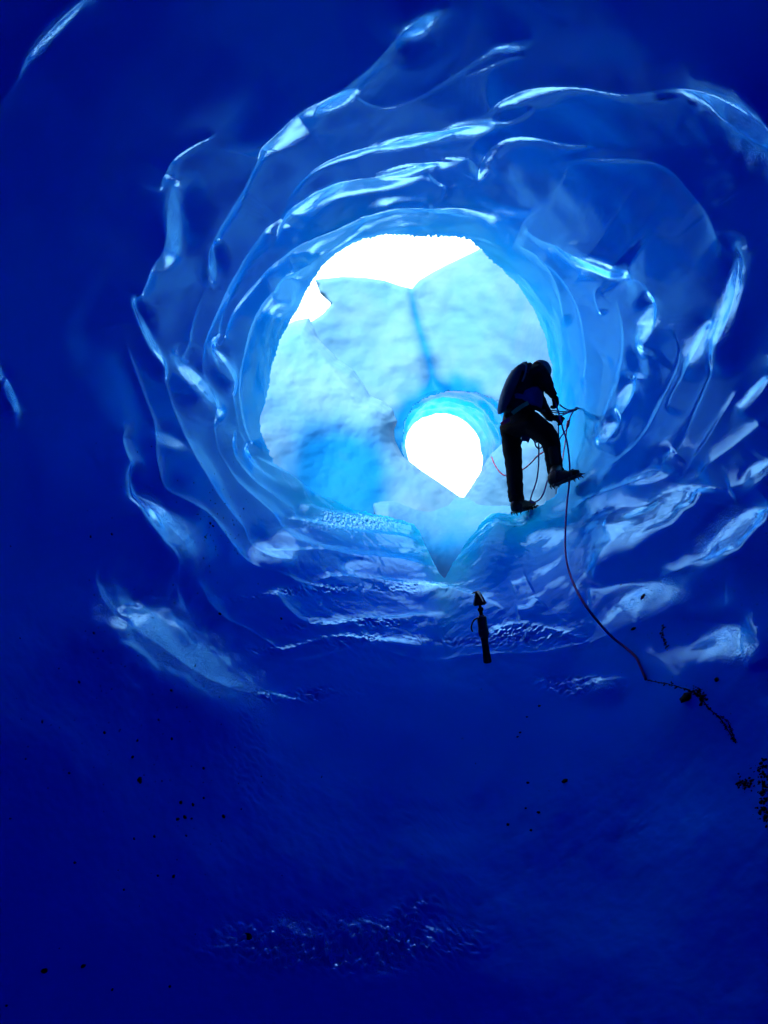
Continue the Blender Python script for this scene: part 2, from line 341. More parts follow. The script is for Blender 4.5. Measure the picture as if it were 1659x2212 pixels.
def build_tunnel():
    NT, NS = 1400, 600
    th = np.linspace(-math.pi, math.pi, NT, endpoint=False) + 0.5 * math.pi / NT
    rq = px2q(RIM)
    a = np.arctan2(rq[:, 1], rq[:, 0]); lt = np.log(np.hypot(rq[:, 0], rq[:, 1]))
    o = np.argsort(a); a = a[o]; lt = lt[o]
    aa = np.concatenate([a - 2*math.pi, a, a + 2*math.pi]); ll = np.tile(lt, 3)
    le = np.interp(th, aa, ll)
    le += 0.012 * perlin(th * 9, th * 0, th * 0 + 3.3) + (0.008 + 0.012 * np.exp(-((th - 1.6) / 0.5)**2)) * (perlin(th * 40, th * 0, th * 0) + 0.7 * perlin(th * 90, th * 0, th * 0))
    lnear = math.log(1.35)
    v = np.linspace(0, 1, NS)
    LA = le[None, :] + (lnear - le[None, :]) * v[:, None]       # ln tan(rho): rim -> near
    TH = np.broadcast_to(th[None, :], LA.shape)
    T = np.exp(LA)
    H = np.zeros_like(LA); P = 2.6
    wob = 0.05 * perlin(TH * 5, LA * 6, LA * 0 + 1.7)            # melt-worn, never ruler-drawn
    for c in CRESTS:
        q = px2q(catmull(c['pts'], 8))
        la = np.log(np.hypot(q[:, 0], q[:, 1])); t0 = np.unwrap(np.arctan2(q[:, 1], q[:, 0]))
        L = np.stack([t0, la], 1)
        wv = np.array(c['wv'] if c['wv'] else [c['w']] * 3, float)
        wmax = wv.max() / (FPX * np.exp(la).min())
        mar = 15 * wmax
        for sh in (-2*math.pi, 0, 2*math.pi):
            m = (TH + sh > t0.min() - mar) & (TH + sh < t0.max() + mar) & (LA > la.min() - mar) & (LA < la.max() + mar)
            if not m.any(): continue
            x, y = TH[m] + sh, LA[m]
            d, par, sg, nx, ny = poly_dist(x, y, L)
            # the side of the axis (smaller tan) is the far side
            tg = np.diff(L, axis=0)
            orient = np.sign(np.sum(tg[:, 0] * (-1.0)))          # cross of tangent with (0,-1)
            if abs(np.sum(tg[:, 0])) < 0.02: orient = 1.0
            sd = np.clip(sg * orient, -1, 1); D = d * np.sign(sd)                                   # >0 far side
            wp = np.interp(par, np.linspace(0, 1, len(wv)), wv)
            w = wp / (FPX * np.exp(ny))                           # log-polar breadth
            e0, e1 = c['ends']
            fade = sstep(0, e0, par) * sstep(0, e1, 1 - par)
            A = c['k'] * R0 * 0.5 * np.minimum(w, 0.13) * (0.15 + 0.85 * fade) * np.exp(-0 * d)
            # beyond the ends the crest dies out
            if c['kind'] == 'A':
                ww = w * (c['near'] + (1 - c['near']) * sstep(-1, 1, sd))
                h = np.exp(-d / ww) * np.exp(-(d / (2.6 * w))**2)
                # rounded off at the very top by the melt
                h = h * 1.0
            else:
                u = np.maximum(-D, 0) / w
                h = np.where(D > 0, 0.5 * np.exp(-np.abs(D) / (0.12 * w)),
                             np.where(u < 1, 1 - 0.5 * (1 - u)**2, np.exp(-((u - 1) / 1.6)**2)))
            # taper at ends across
            h = A * h
            H[m] += np.maximum(h, 0)**P
    H = H**(1 / P)
    RB = R0 * (1 + cone(TH) * flare(T))                            # the bore opens out towards the viewer
    # metres
    S = RB / T
    X0, Z0 = RB * np.cos(TH), RB * np.sin(TH)
    low = (0.03 + 0.06 * sstep(0.4, 0.8, T)) * fbm(X0 * 0.8, S * 0.6, Z0 * 0.8, 3)
    mid = 0.003 * fbm(X0 * 3, S * 1.6, Z0 * 3, 3) * (0.6 + 0.8 * sstep(-0.3, 0.5, perlin(X0, S, Z0)))
    # trampled, stepped floor
    fl = sstep(-0.70, -0.93, np.sin(TH)) * sstep(0.50, 0.38, T)
    step = np.abs(fbm(X0 * 1.6 + 0.5 * perlin(S, X0, Z0), S * 2.0 + perlin(X0 * 1.5, S * 0.7, Z0), Z0 * 1.3, 5, 0.6))
    rough = fl * (0.007 * (0.35 - step) + 0.003 * fbm(X0 * 7, S * 9, Z0 * 7, 3))
    # broad forms: bumps (layout x, y, radius, metres inward)
    PX, PY = q2px(T * np.cos(TH), T * np.sin(TH))
    B = np.zeros_like(T)
    for bx, by, br, ba in [(1070,1215,60,0.16),(1085,1150,32,0.08),(1010,1330,70,0.03),(1500,1500,120,0.10),(830,1500,330,0.10),(1150,240,150,-0.04)]:
        B += ba * np.exp(-((PX - bx)**2 + (PY - by)**2) / br**2)
    F = np.zeros_like(T)
    tgt = {}
    for kk, (tx, ty, td) in dict(sky=(850, 540, 11.5), hole=(960, 975, 18.5)).items():
        pc = np.array([(tx - CX) / FPX * td, (CY - ty) / FPX * td, td]); tgt[kk] = np.array([pc @ EX, pc @ A_, pc @ EZ])
    MK = np.zeros_like(T)
    for fx, fy, fa, fb, fang, ft, fs in FACETS:
        q = px2q([(fx, fy)])[0]; tc = math.hypot(*q); ac = math.atan2(q[1], q[0])
        rc = R0 * (1 + cone(ac) * flare(tc)); sc = rc / tc
        p = np.array([rc * math.cos(ac), sc, rc * math.sin(ac)])
        n = -p / np.linalg.norm(p); d2 = tgt[ft] - p; n = n + d2 / np.linalg.norm(d2)
        nr = np.array([-math.cos(ac), 0, -math.sin(ac)]); na = np.array([-math.sin(ac), 0, math.cos(ac)])
        c_ = float(cone(ac)); e_ = 1e-3
        r1, r2 = R0 * (1 + c_ * flare(tc)), R0 * (1 + c_ * flare(tc + e_))
        slope0 = (r2 - r1) / (r2 / (tc + e_) - r1 / tc)
        gs = np.clip(n[1] / (n @ nr) - slope0, -0.6, 0.6); ga = np.clip((n @ na) / (n @ nr), -0.6, 0.6)
        dx, dy = PX - fx, PY - fy; ca, sa = math.cos(math.radians(fang)), math.sin(math.radians(fang))
        fb = fb * 1.35
        al, ac_ = dx * ca + dy * sa, -dx * sa + dy * ca
        v = np.hypot(al / (fa + 2.4 * fb), ac_ / (3.6 * fb))
        m = v < 1
        if not m.any(): continue
        u = np.hypot(al[m] / fa, ac_[m] / fb) + 0.15 * perlin(PX[m] / 40, PY[m] / 40, PX[m] * 0 + fx)
        da = (TH[m] - ac + math.pi) % (2 * math.pi) - math.pi
        a_, b_ = RB[m] * da, S[m] - sc
        x = 1 - v[m]
        mk = sstep(0, 1, x / (x + 0.7 * np.maximum(u - 0.75, 0) + 1e-6))
        F[m] += fs * (0.62 if fb < 20 else 0.85) * mk * (gs * b_ + ga * a_ + 0.35 * a_ * a_ / rc)
        MK[m] = np.maximum(MK[m], (0.6 if fb > 32 else 0.3) * sstep(1.6, 0.8, u))
    H = H * (1 - MK)
    # crumbled, crystalline patches
    crumb = np.zeros_like(T)
    for bx, by, bu, bv, ba in [(730,2050,250,60,0.034),(600,2075,120,40,0.024),(905,1990,60,40,0.03),(960,1790,120,50,0.0022),(530,1660,40,100,0.006),(1250,1488,80,22,0.012),
                               (1150,1390,150,22,0.010),(700,1290,160,10,0.008),(760,1407,200,14,0.009),(780,1368,160,10,0.008),(650,1520,110,18,0.012),(900,1285,90,14,0.010),(760,1130,140,26,0.008),(1350,1755,40,60,0.004),(740,1590,40,30,0.004),(1010,1410,120,12,0.008)]:
        crumb = np.maximum(crumb, ba * np.exp(-(((PX - bx) / bu)**2 + ((PY - by) / bv)**2)**1.5))
    mcr = crumb > 2e-4
    cr = np.zeros_like(T)
    cx_, cy_, cz_ = X0[mcr], S[mcr], Z0[mcr]
    cr[mcr] = 1.6 * crumb[mcr] * (perlin(cx_ * 48, cy_ * 48, cz_ * 48) + 0.6 * perlin(cx_ * 26, cy_ * 26, cz_ * 26) + 0.5 * perlin(cx_ * 13, cy_ * 13, cz_ * 13)) * (0.35 + 0.65 * sstep(-0.3, 0.3, perlin(cx_ * 3, cy_ * 3, cz_ * 3)))
    rough = rough + cr + 0.005 * sstep(0.5, 0.62, T) * sstep(-0.35, -0.7, np.sin(TH)) * fbm(X0 * 7, S * 7, Z0 * 7, 4, 0.6)
    GRN = np.clip(np.maximum(MK * 1.33 * (0.35 + 0.9 * sstep(-0.2, 0.3, fbm(X0 * 4, S * 4, Z0 * 4, 3))), 0), 0, 1)
    MK = MK * (mcr < 1)
    RR = RB + low + mid - H - rough * (1 - MK) - B + F
    SS = S
    # rows behind the viewer
    NB = 60
    RN = RB[-1][None, :]
    sb = np.linspace(0, 1, NB + 1)[1:, None] ** 1.3
    THb = np.broadcast_to(th[None, :], (NB, NT)); Sb = RN / 1.35 * (1 - sb) + -5.0 * sb
    Xb, Zb = RN * np.cos(THb), RN * np.sin(THb)
    fadeb = np.exp(-(RN / 1.35 - Sb) / 0.25)
    Rb = RN + 0.09 * fbm(Xb * 0.8, Sb * 0.6, Zb * 0.8, 3) - fadeb * (H[-1] + rough[-1] + B[-1])[None, :] + 0.003 * fbm(Xb*3, Sb*1.6, Zb*3, 3)
    close = sstep(-3.2, -5.0, Sb)
    Rb = Rb * np.sqrt(np.clip(1 - close**2, 0.0004, 1))
    # the lip at the mouth: rounds over and turns back outward
    NL = 14
    ph = np.linspace(0, 1, NL + 1)[1:]
    lr = []; ls = []
    for p in ph[::-1]:
        if p <= 0.6:
            q = p / 0.6 * math.pi / 2
            dr, ds = 0.14 * (1 - math.cos(q)), 0.16 * math.sin(q)
        else:
            q = (p - 0.6) / 0.4
            dr, ds = 0.14 + 0.3 * q * q, 0.16 - 0.05 * q
        lr.append(RR[0] + dr); ls.append(SS[0] + ds)
    RA = np.concatenate([np.array(lr), RR, Rb]); SA = np.concatenate([np.array(ls), SS, Sb])
    TA = np.broadcast_to(th[None, :], RA.shape)
    W = tun2world(RA * np.cos(TA), SA, RA * np.sin(TA))
    f = grid_faces(RA.shape[0], NT, True)
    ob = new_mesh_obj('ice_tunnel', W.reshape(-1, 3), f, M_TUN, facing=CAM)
    ob['kind'] = 'structure'
    # weathered skin on the mouth's right side; daylight painted in cyan all round the rim
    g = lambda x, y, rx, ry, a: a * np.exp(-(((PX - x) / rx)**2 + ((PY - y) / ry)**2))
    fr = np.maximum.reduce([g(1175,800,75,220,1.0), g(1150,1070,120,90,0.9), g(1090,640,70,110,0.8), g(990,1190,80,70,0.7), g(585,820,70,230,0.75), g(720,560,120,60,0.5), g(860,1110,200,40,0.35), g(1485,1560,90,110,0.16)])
    fr = np.maximum(fr, 0.95 * np.exp(-((LA - le[None, :]) / 0.24)**2))  # rim band: glow of the bright mouth put into the ice colour
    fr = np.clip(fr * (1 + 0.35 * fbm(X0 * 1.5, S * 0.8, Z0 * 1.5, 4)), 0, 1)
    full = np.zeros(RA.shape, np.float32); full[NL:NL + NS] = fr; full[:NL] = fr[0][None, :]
    at_ = ob.data.attributes.new('clear_ice_rim_glow', 'FLOAT', 'POINT'); at_.data.foreach_set('value', full.ravel())
    # trampled floor: mostly dry and dull, wet along the worn edges
    fz = sstep(-0.55, -0.82, np.sin(TH)) * sstep(0.56, 0.44, T)
    st = fbm(X0 * 2.2, S * 4.5 + 0.6 * perlin(X0 * 1.2, S, Z0), Z0 * 2.2, 5, 0.62)
    edge_ = np.clip(H / (H[fz > 0.5].max() * 0.35 + 1e-9), 0, 1)
    film = 1 - fz * 0.86 * (1 - np.maximum(sstep(0.22, 0.55, st), 0.8 * sstep(0.45, 0.9, edge_)))
    full3 = np.zeros(RA.shape, np.float32); full3[NL:NL + NS] = GRN
    at_ = ob.data.attributes.new('grain', 'FLOAT', 'POINT'); at_.data.foreach_set('value', full3.ravel())
    full2 = np.ones(RA.shape, np.float32); full2[NL:NL + NS] = film * (1 + 1.3 * np.clip(MK * 1.5, 0, 1)) * (1 + 2.5 * sstep(0.002, 0.012, crumb))
    at_ = ob.data.attributes.new('film', 'FLOAT', 'POINT'); at_.data.foreach_set('value', full2.ravel())
    return dict(th=th, LA=LA, RR=RR, SS=SS, le=le, ob=ob)

TUN = build_tunnel()

def on_tunnel(px, py, lift=0.0):
    """world point and inward normal of the tunnel's skin where layout point (px, py) meets it"""
    q = px2q([(px, py)])[0]
    a = math.atan2(q[1], q[0]); l = math.log(math.hypot(*q))
    j = int(round((a - TUN['th'][0]) / (2 * math.pi) * len(TUN['th']))) % len(TUN['th'])
    # walk out along the ray: find the row whose actual tan matches
    t = TUN['RR'][:, j] / TUN['SS'][:, j]
    hit = np.where(t >= math.exp(l))[0]
    i = int(hit[0]) if len(hit) else len(t) - 1
    r, s = TUN['RR'][i, j] - lift, TUN['SS'][i, j]
    p = tun2world(np.array(r * math.cos(a)), np.array(s), np.array(r * math.sin(a)))
    n = -(math.cos(a) * EX + math.sin(a) * EZ)
    n = n[0] * RGT + n[1] * UPV + n[2] * FWD
    return Vector(p), Vector(n)

def depth_of(p):
    return float((np.array(p) - CAM) @ FWD)

# ------------------------------------------------------------------ the open pit beyond: pale walls, arch
def slab(name, poly, depth, mat, step=2.9, edge=40, roll=0.8, hole=None, box=None, rag=3.0, clear=None):
    """a wall of ice: a sheet of real relief, rounded over at its free edge"""
    x0, y0, x1, y1 = box
    gx, gy = np.meshgrid(np.arange(x0, x1, step), np.arange(y0, y1, step))
    P = np.array(poly, float)
    jx = rag * perlin(gx / 22, gy / 22, gx * 0 + 5.5) + 0.5 * rag * perlin(gx / 7, gy / 7, gx * 0 + 2.5)
    jy = rag * perlin(gx / 22, gy / 22, gx * 0 + 8.5) + 0.5 * rag * perlin(gx / 7, gy / 7, gx * 0 + 1.5)
    sx, sy = gx + jx, gy + jy
    ins = inside(sx, sy, P)
    d, par, sg, nx, ny = poly_dist(sx, sy, np.concatenate([P, P[:1]]))
    if hole is not None:
        Hh = np.array(hole, float)
        inh = inside(sx, sy, Hh)
        dh, _, _, hx, hy = poly_dist(sx, sy, np.concatenate([Hh, Hh[:1]]))
        ins &= ~(inh & (dh > 3))
        m = dh < d
        d = np.where(m, dh, d); nx = np.where(m, hx, nx); ny = np.where(m, hy, ny)
    X = np.where(ins, gx, nx - jx * 0); Y = np.where(ins, gy, ny)
    de = np.where(ins, d, 0)
    D = depth(X, Y)
    # never inside the tunnel's bore
    cc = np.stack([(X - CX) / FPX * D, (CY - Y) / FPX * D, D], -1)
    tx, ts, tz = cc @ EX, cc @ A_, cc @ EZ
    ta, tr = np.arctan2(tz, tx), np.hypot(tx, tz); cth = cone(ta)
    jj = np.round((ta - TUN['th'][0]) / (2 * math.pi) * len(TUN['th'])).astype(int) % len(TUN['th'])
    ins &= ~((ts < TUN['SS'][0][jj] + 0.1) & (tr < R0 * (1 - 0.18 * cth) / np.maximum(1 - R0 * cth / ts, 0.2) + 0.12))
    k = np.clip(1 - de / edge, 0, 1)
    if hole is not None: k = np.where(m, 0, k)
    D = D + roll * (1 - np.sqrt(np.clip(1 - k**2, 0, 1)))
    pts = cam2world(np.stack([(X - CX) / FPX * D, (CY - Y) / FPX * D, D], -1))
    f = grid_faces(gx.shape[0], gx.shape[1])
    keep = ins.ravel()[f].sum(1) >= 1
    f = f[keep]
    used = np.unique(f); mp = np.full(gx.size, -1); mp[used] = np.arange(len(used))
    ob = new_mesh_obj(name, pts.reshape(-1, 3)[used], mp[f][:, ::-1], mat, facing=CAM)
    at_ = ob.data.attributes.new('clear_ice_rim_glow', 'FLOAT', 'POINT')
    at_.data.foreach_set('value', (clear(X, Y) if clear else X * 0).ravel()[used].astype(np.float32))
    ob['kind'] = 'structure'
    return ob

def relief(X, Y, big, mid, fine):
    return big * fbm(X / 130, Y / 130, X * 0 + 0.3, 3) + mid * fbm(X / 38, Y / 30, X * 0 + 4.3, 3) + fine * fbm(X / 11, Y / 9, X * 0 + 7.7, 3)

ARCH_A = [(866,965),(872,910),(893,872),(930,852),(975,842),(1030,846),(1080,868),(1112,910),(1112,970),(1070,1040),(1000,1110),(930,1080),(880,1020)]
ARCH_B = [(877,962),(884,930),(904,908),(934,896),(966,896),(1000,908),(1025,935),(1040,975),(1040,1010),(1030,1050),(1003,1090),(960,1072),(920,1045),(890,1010)]
CRACK = catmull([(884,600),(890,640),(900,690),(915,740),(928,785),(938,830),(952,858),(958,875)], 6)

def d_back(X, Y):
    D = 13.6 + (985 - Y) / 445 * 2.2
    D -= 5.0 * np.clip((X - 960) / 260, 0, 1.0)**2
    D -= 1.2 * np.clip((860 - X) / 250, 0, 1)**2
    d, par, sg, _, _ = poly_dist(X, Y, CRACK)
    wv = np.interp(par, [0, 0.25, 0.6, 1.0], [5, 14, 18, 30])
    D += np.interp(par, [0, 0.2, 0.6, 1.0], [0.05, 0.12, 0.2, 0.3]) * np.exp(-(d / wv)**2)
    return np.maximum(D + relief(X, Y, 0.14, 0.014, 0.002), 9.0)

BACK = [(640,640),(681,604),(740,598),(790,600),(830,606),(865,618),(890,624),(905,606),(935,588),(965,572),(1000,556),(1030,541),(1100,505),(1250,430),(1500,330),(1650,600),(1500,1250),(700,1250),(600,800),(655,700),(700,674),(716,656),(692,635)]
BACK = [(681,604),(740,598),(790,600),(830,606),(865,618),(890,624),(905,606),(935,588),(965,572),(1000,556),(1030,541),(1100,505),(1250,430),(1500,330),(1650,600),(1500,1250),(700,1250),(600,800),(640,720),(700,676),(717,657),(692,634)]
def clear_back(X, Y):
    d, par, sg, _, _ = poly_dist(X, Y, CRACK)
    w = np.interp(par, [0, 0.15, 0.5, 0.8, 1.0], [2, 7, 11, 12, 34])
    v = np.exp(-(d / w)**2) * np.interp(par, [0, 0.2, 1], [0.1, 0.9, 1.0])
    e = np.hypot((X - 968) / 150, (Y - 975) / 170)
    return np.clip(v + sstep(1.08, 0.8, e + 0.10 * perlin(X / 40, Y / 40, X * 0)), 0, 1)

def clear_left(X, Y):
    e = np.hypot((X - 728 - 0.15 * (Y - 1020)) / 130, (Y - 1030) / 135)
    return 1.0 * sstep(1.25, 0.55, e + 0.10 * fbm(X / 60, Y / 90, X * 0 + 2.2, 2))

slab('glacier_wall', BACK, d_back, M_WALL, hole=ARCH_A, box=(560, 320, 1660, 1260), edge=10, roll=0.12, rag=3.0, clear=clear_back)

def d_left(X, Y):
    D = 10.3 + 0.0080 * (X - 560) + 0.0105 * (900 - Y)
    D += 0.7 * np.exp(-(((X - 690) / 110)**2 + ((Y - 1030) / 130)**2))
    D -= 0.2 * np.exp(-(((X - 800) / 50)**2 + ((Y - 910) / 40)**2))
    L = catmull([(610,700),(690,760),(760,850),(840,900)], 6)
    d, par, sg, _, _ = poly_dist(X, Y, L)
    D -= 0.25 * np.exp(-d / 24)
    return np.maximum(D + relief(X, Y, 0.12, 0.025, 0.005), 8.9)

LEFT = [(250,800),(560,735),(640,692),(668,687),(690,735),(730,775),(765,800),(790,840),(800,855),(830,868),(848,885),(857,910),(851,930),(853,952),(870,985),(905,1013),(950,1043),(1000,1078),(1010,1300),(700,1360),(250,1250)]
slab('ice_slope', LEFT, d_left, M_WALL, box=(240, 670, 1020, 1370), edge=34, roll=1.1, rag=3.0, clear=clear_left)

def d_right(X, Y):
    D = 12.2 - (X - 1000) / 230 * 2.9 - (Y - 1000) * 0.004
    return np.maximum(D, 8.2) + relief(X, Y, 0.10, 0.02, 0.005)

RIGHT = [(1450,880),(1300,900),(1180,925),(1120,940),(1088,955),(1064,978),(1046,1005),(1032,1030),(1014,1058),(1000,1078),(985,1110),(960,1180),(960,1300),(1450,1300)]
slab('ice_bank', RIGHT, d_right, M_WALL, box=(950, 790, 1460, 1310), edge=40, roll=1.2, rag=3.0)

def d_chute(X, Y):
    D = 12.0 + (Y - 1075) / 215 * -5.4
    D -= 0.6 * np.clip(((X - 975) / 90), -1.5, 1.5)**2
    return np.clip(D, 6.1, 13) + relief(X, Y, 0.10, 0.05, 0.02)
CHUTE = [(800,1085),(900,1070),(1000,1074),(1130,1090),(1150,1180),(1130,1350),(860,1350),(840,1200)]
slab('ice_gully', CHUTE, d_chute, M_WALL, box=(790, 1060, 1160, 1360), edge=20, roll=0.5, rag=3.0, clear=lambda X, Y: 0.35 + 0.65 * sstep(1090, 1200, Y + 20 * perlin(X / 40, Y / 40, X * 0)))

def ring_interp(P, n, c):
    P = catmull(P, 8, True)
    a = np.arctan2(P[:, 1] - c[1], P[:, 0] - c[0]); r = np.hypot(P[:, 0] - c[0], P[:, 1] - c[1])
    o = np.argsort(a); a = a[o]; r = r[o]
    t = np.linspace(-math.pi, math.pi, n, endpoint=False)
    return t, np.interp(t, np.concatenate([a - 2*math.pi, a, a + 2*math.pi]), np.tile(r, 3))

def build_arch():
    c = (962, 980); n, m = 360, 70
    t, ra = ring_interp(ARCH_A, n, c); _, rb = ring_interp(ARCH_B, n, c)
    rows = []
    for i in range(m):
        u = i / (m - 1)
        if u < 0.06:
            e = u / 0.06
            r = ra + 5 * (1 - e); dd = -0.03 * (1 - e)
        else:
            e = 0
        v = max(0, (u - 0.06) / 0.94)
        r = (ra * (1 - v) + rb * v) if u >= 0.06 else ra + 3 * (1 - u / 0.06)
        x, y = c[0] + r * np.cos(t), c[1] + r * np.sin(t)
        xa, ya = c[0] + ra * np.cos(t), c[1] + ra * np.sin(t)
        D0 = d_back(xa, ya) + 0.02
        D = D0 * (1 - v) + (19.0) * v if u >= 0.06 else D0 - 0.01 * (1 - u / 0.06)
        # rings of scallops
        z = D * 1.3 + 0.6 * perlin(np.cos(t) * 1.5, np.sin(t) * 1.5, np.full(n, D.mean() * 0.4))
        sc = np.abs(np.sin(z * 2.2)) * 0.10 + 0.09 * fbm(np.cos(t) * 2, np.sin(t) * 2, D * 0.9, 3)
        k = 1 + (sc - 0.03) * min(1, 3 * v) * (1 - 0.6 * v)
        x = c[0] + (x - c[0]) * k; y = c[1] + (y - c[1]) * k
        rows.append(np.stack([(x - CX) / FPX * D, (CY - y) / FPX * D, D], -1))
    # back lip turns outward
    last = rows[-1]
    cc = last.mean(0)
    for q in (0.15, 0.5, 1.0):
        w = last + (last - cc) * q * 0.8; w[:, 2] += 0.15 * math.sqrt(q); rows.append(w)
    W = cam2world(np.array(rows))
    ob = new_mesh_obj('ice_arch', W.reshape(-1, 3), grid_faces(len(rows), n, True), M_ARCH, facing=at(960, 980, 15))
    ob['kind'] = 'structure'
build_arch()
# ------------------------------------------------------------------ materials of the things
def cloth(name, col, rough=0.85, scale=60, dist=0.004, spec=0.2):
    m, nt, b = mat_new(name)
    tc = N(nt, 'ShaderNodeTexCoord')
    n1 = N(nt, 'ShaderNodeTexNoise'); n1.inputs['Scale'].default_value = 7; n1.inputs['Detail'].default_value = 5
    nt.links.new(tc.outputs['Object'], n1.inputs['Vector'])
    rp = N(nt, 'ShaderNodeValToRGB')
    rp.color_ramp.elements[0].color = (*[c * 0.7 for c in col], 1); rp.color_ramp.elements[1].color = (*[c * 1.25 for c in col], 1)
    rp.color_ramp.elements[0].position = 0.3; rp.color_ramp.elements[1].position = 0.7
    nt.links.new(n1.outputs['Fac'], rp.inputs['Fac']); nt.links.new(rp.outputs['Color'], b.inputs['Base Color'])
    n2 = N(nt, 'ShaderNodeTexNoise'); n2.inputs['Scale'].default_value = scale; n2.inputs['Detail'].default_value = 4
    nt.links.new(tc.outputs['Object'], n2.inputs['Vector'])
    bp = N(nt, 'ShaderNodeBump'); bp.inputs['Distance'].default_value = dist
    nt.links.new(n2.outputs['Fac'], bp.inputs['Height']); nt.links.new(bp.outputs['Normal'], b.inputs['Normal'])
    b.inputs['Roughness'].default_value = rough; b.inputs['Specular IOR Level'].default_value = spec
    return m

M_BODY = cloth('dark_base_layer', (0.006, 0.006, 0.008))
M_JACK = cloth('navy_jacket_cloth', (0.004, 0.0045, 0.009), spec=0.08)
M_PANT = cloth('black_trouser_cloth', (0.003, 0.003, 0.005), spec=0.08)
M_BLUE = cloth('blue_jacket_panel', (0.012, 0.03, 0.12), spec=0.1)
M_GREEN = cloth('green_webbing', (0.01, 0.22, 0.10), spec=0.1)
M_RED = cloth('red_webbing', (0.55, 0.03, 0.10), spec=0.1)
M_BOOT = cloth('black_boot_leather', (0.003, 0.003, 0.004), rough=0.5, spec=0.2)
M_STEEL = cloth('dark_steel', (0.02, 0.02, 0.024), rough=0.35, spec=0.5); M_STEEL.node_tree.nodes['Principled BSDF'].inputs['Metallic'].default_value = 0.9
M_GLOVE = cloth('black_glove', (0.003, 0.003, 0.004), spec=0.1)
M_HELM = cloth('brown_helmet_shell', (0.12, 0.05, 0.05), rough=0.5, spec=0.2)
M_PACK = cloth('teal_pack_cloth', (0.012, 0.04, 0.07), spec=0.1)
M_ROPE = cloth('purple_rope_sheath', (0.16, 0.02, 0.18), rough=0.8, scale=300, dist=0.002)
M_ROPER = cloth('red_rope_sheath', (0.55, 0.04, 0.10), rough=0.8, scale=300, dist=0.002)
M_CORD = cloth('dark_cord', (0.006, 0.008, 0.02), rough=0.8)
M_ALLOY = cloth('grey_alloy', (0.08, 0.09, 0.12), rough=0.3, spec=0.5)
M_GRIT = cloth('black_silt', (0.006, 0.006, 0.006), rough=0.95, scale=200)
M_SILT = cloth('dark_moraine_dirt', (0.012, 0.010, 0.009), rough=0.95, scale=120)
M_AXE = cloth('black_tool_rubber', (0.004, 0.004, 0.006), rough=0.5, spec=0.3)
M_TAPE = cloth('black_grip_tape', (0.012, 0.014, 0.02), rough=0.35, spec=0.5)

def finish(o, root=None, loc=None):
    """origin: a root keeps its own base point, a child is expressed in its root's frame"""
    base = Vector(loc) if loc is not None else Vector((0, 0, 0))
    if root is not None:
        p = root; off = Vector((0, 0, 0))
        while p is not None:
            off += p.location; p = p.parent
        o.data.transform(Matrix.Translation(-off)); o.parent = root
    else:
        o.data.transform(Matrix.Translation(-base)); o.location = base
    return o

def obj_bm(name, bm, mat, smooth=True):
    bmesh.ops.recalc_face_normals(bm, faces=bm.faces[:])
    me = bpy.data.meshes.new(name); bm.to_mesh(me); bm.free()
    if smooth: me.polygons.foreach_set('use_smooth', np.ones(len(me.polygons), bool))
    o = bpy.data.objects.new(name, me); COL.objects.link(o); me.materials.append(mat)
    return o

def tag(o, label, cat, group=None, kind=None):
    o['label'] = label; o['category'] = cat
    if group: o['group'] = group
    if kind: o['kind'] = kind

def skin_mesh(name, nodes, edges, mat, sub=2, fold=0.0, fscale=9.0, root=0):
    """one continuous surface grown round a jointed skeleton: nodes = (Vector, rx, ry)"""
    me = bpy.data.meshes.new(name + '_skeleton')
    me.from_pydata([n[0] for n in nodes], edges, [])
    o = bpy.data.objects.new(name + '_skeleton', me); COL.objects.link(o)
    o.modifiers.new('skin', 'SKIN')
    lay = me.skin_vertices[0].data if me.skin_vertices else None
    if lay is None:
        bm = bmesh.new(); bm.from_mesh(me); bm.verts.layers.skin.verify(); bm.to_mesh(me); bm.free(); lay = me.skin_vertices[0].data
    for i, n in enumerate(nodes):
        lay[i].radius = (n[1], n[2]); lay[i].use_root = (i == root)
    s = o.modifiers.new('sub', 'SUBSURF'); s.levels = sub; s.render_levels = sub
    dg = bpy.context.evaluated_depsgraph_get()
    m2 = bpy.data.meshes.new_from_object(o.evaluated_get(dg))
    bpy.data.objects.remove(o); bpy.data.meshes.remove(me)
    m2.name = name; m2.materials.clear(); m2.materials.append(mat)
    if fold:
        n = len(m2.vertices); co = np.zeros(n * 3, np.float32); no = np.zeros(n * 3, np.float32)
        m2.vertices.foreach_get('co', co); m2.vertices.foreach_get('normal', no)
        co = co.reshape(-1, 3).astype(float); no = no.reshape(-1, 3)
        f = fbm(co[:, 0] * fscale, co[:, 1] * fscale, co[:, 2] * fscale * 1.7, 3)
        r = np.abs(f); co += no * (fold * (0.4 - r) * 1.5)[:, None]
        m2.vertices.foreach_set('co', co.astype(np.float32).ravel())
    m2.polygons.foreach_set('use_smooth', np.ones(len(m2.polygons), bool)); m2.update()
    ob = bpy.data.objects.new(name, m2); COL.objects.link(ob)
    return ob

def tube(bm, P, r, seg=8, cap=True):
    P = [Vector(p) for p in P]; n = len(P)
    rr = r if isinstance(r, (list, tuple, np.ndarray)) else [r] * n
    t0 = (P[1] - P[0]).normalized()
    u = t0.orthogonal().normalized(); rings = []
    for i in range(n):
        t = (P[min(i+1, n-1)] - P[max(i-1, 0)]).normalized()
        u = (u - t * u.dot(t)).normalized(); v = t.cross(u)
        rings.append([bm.verts.new(P[i] + (u * math.cos(2*math.pi*k/seg) + v * math.sin(2*math.pi*k/seg)) * rr[i]) for k in range(seg)])
    for a, b in zip(rings, rings[1:]):
        for k in range(seg):
            bm.faces.new((a[k], a[(k+1) % seg], b[(k+1) % seg], b[k]))
    if cap:
        bm.faces.new(rings[0][::-1]); bm.faces.new(rings[-1])
    return rings

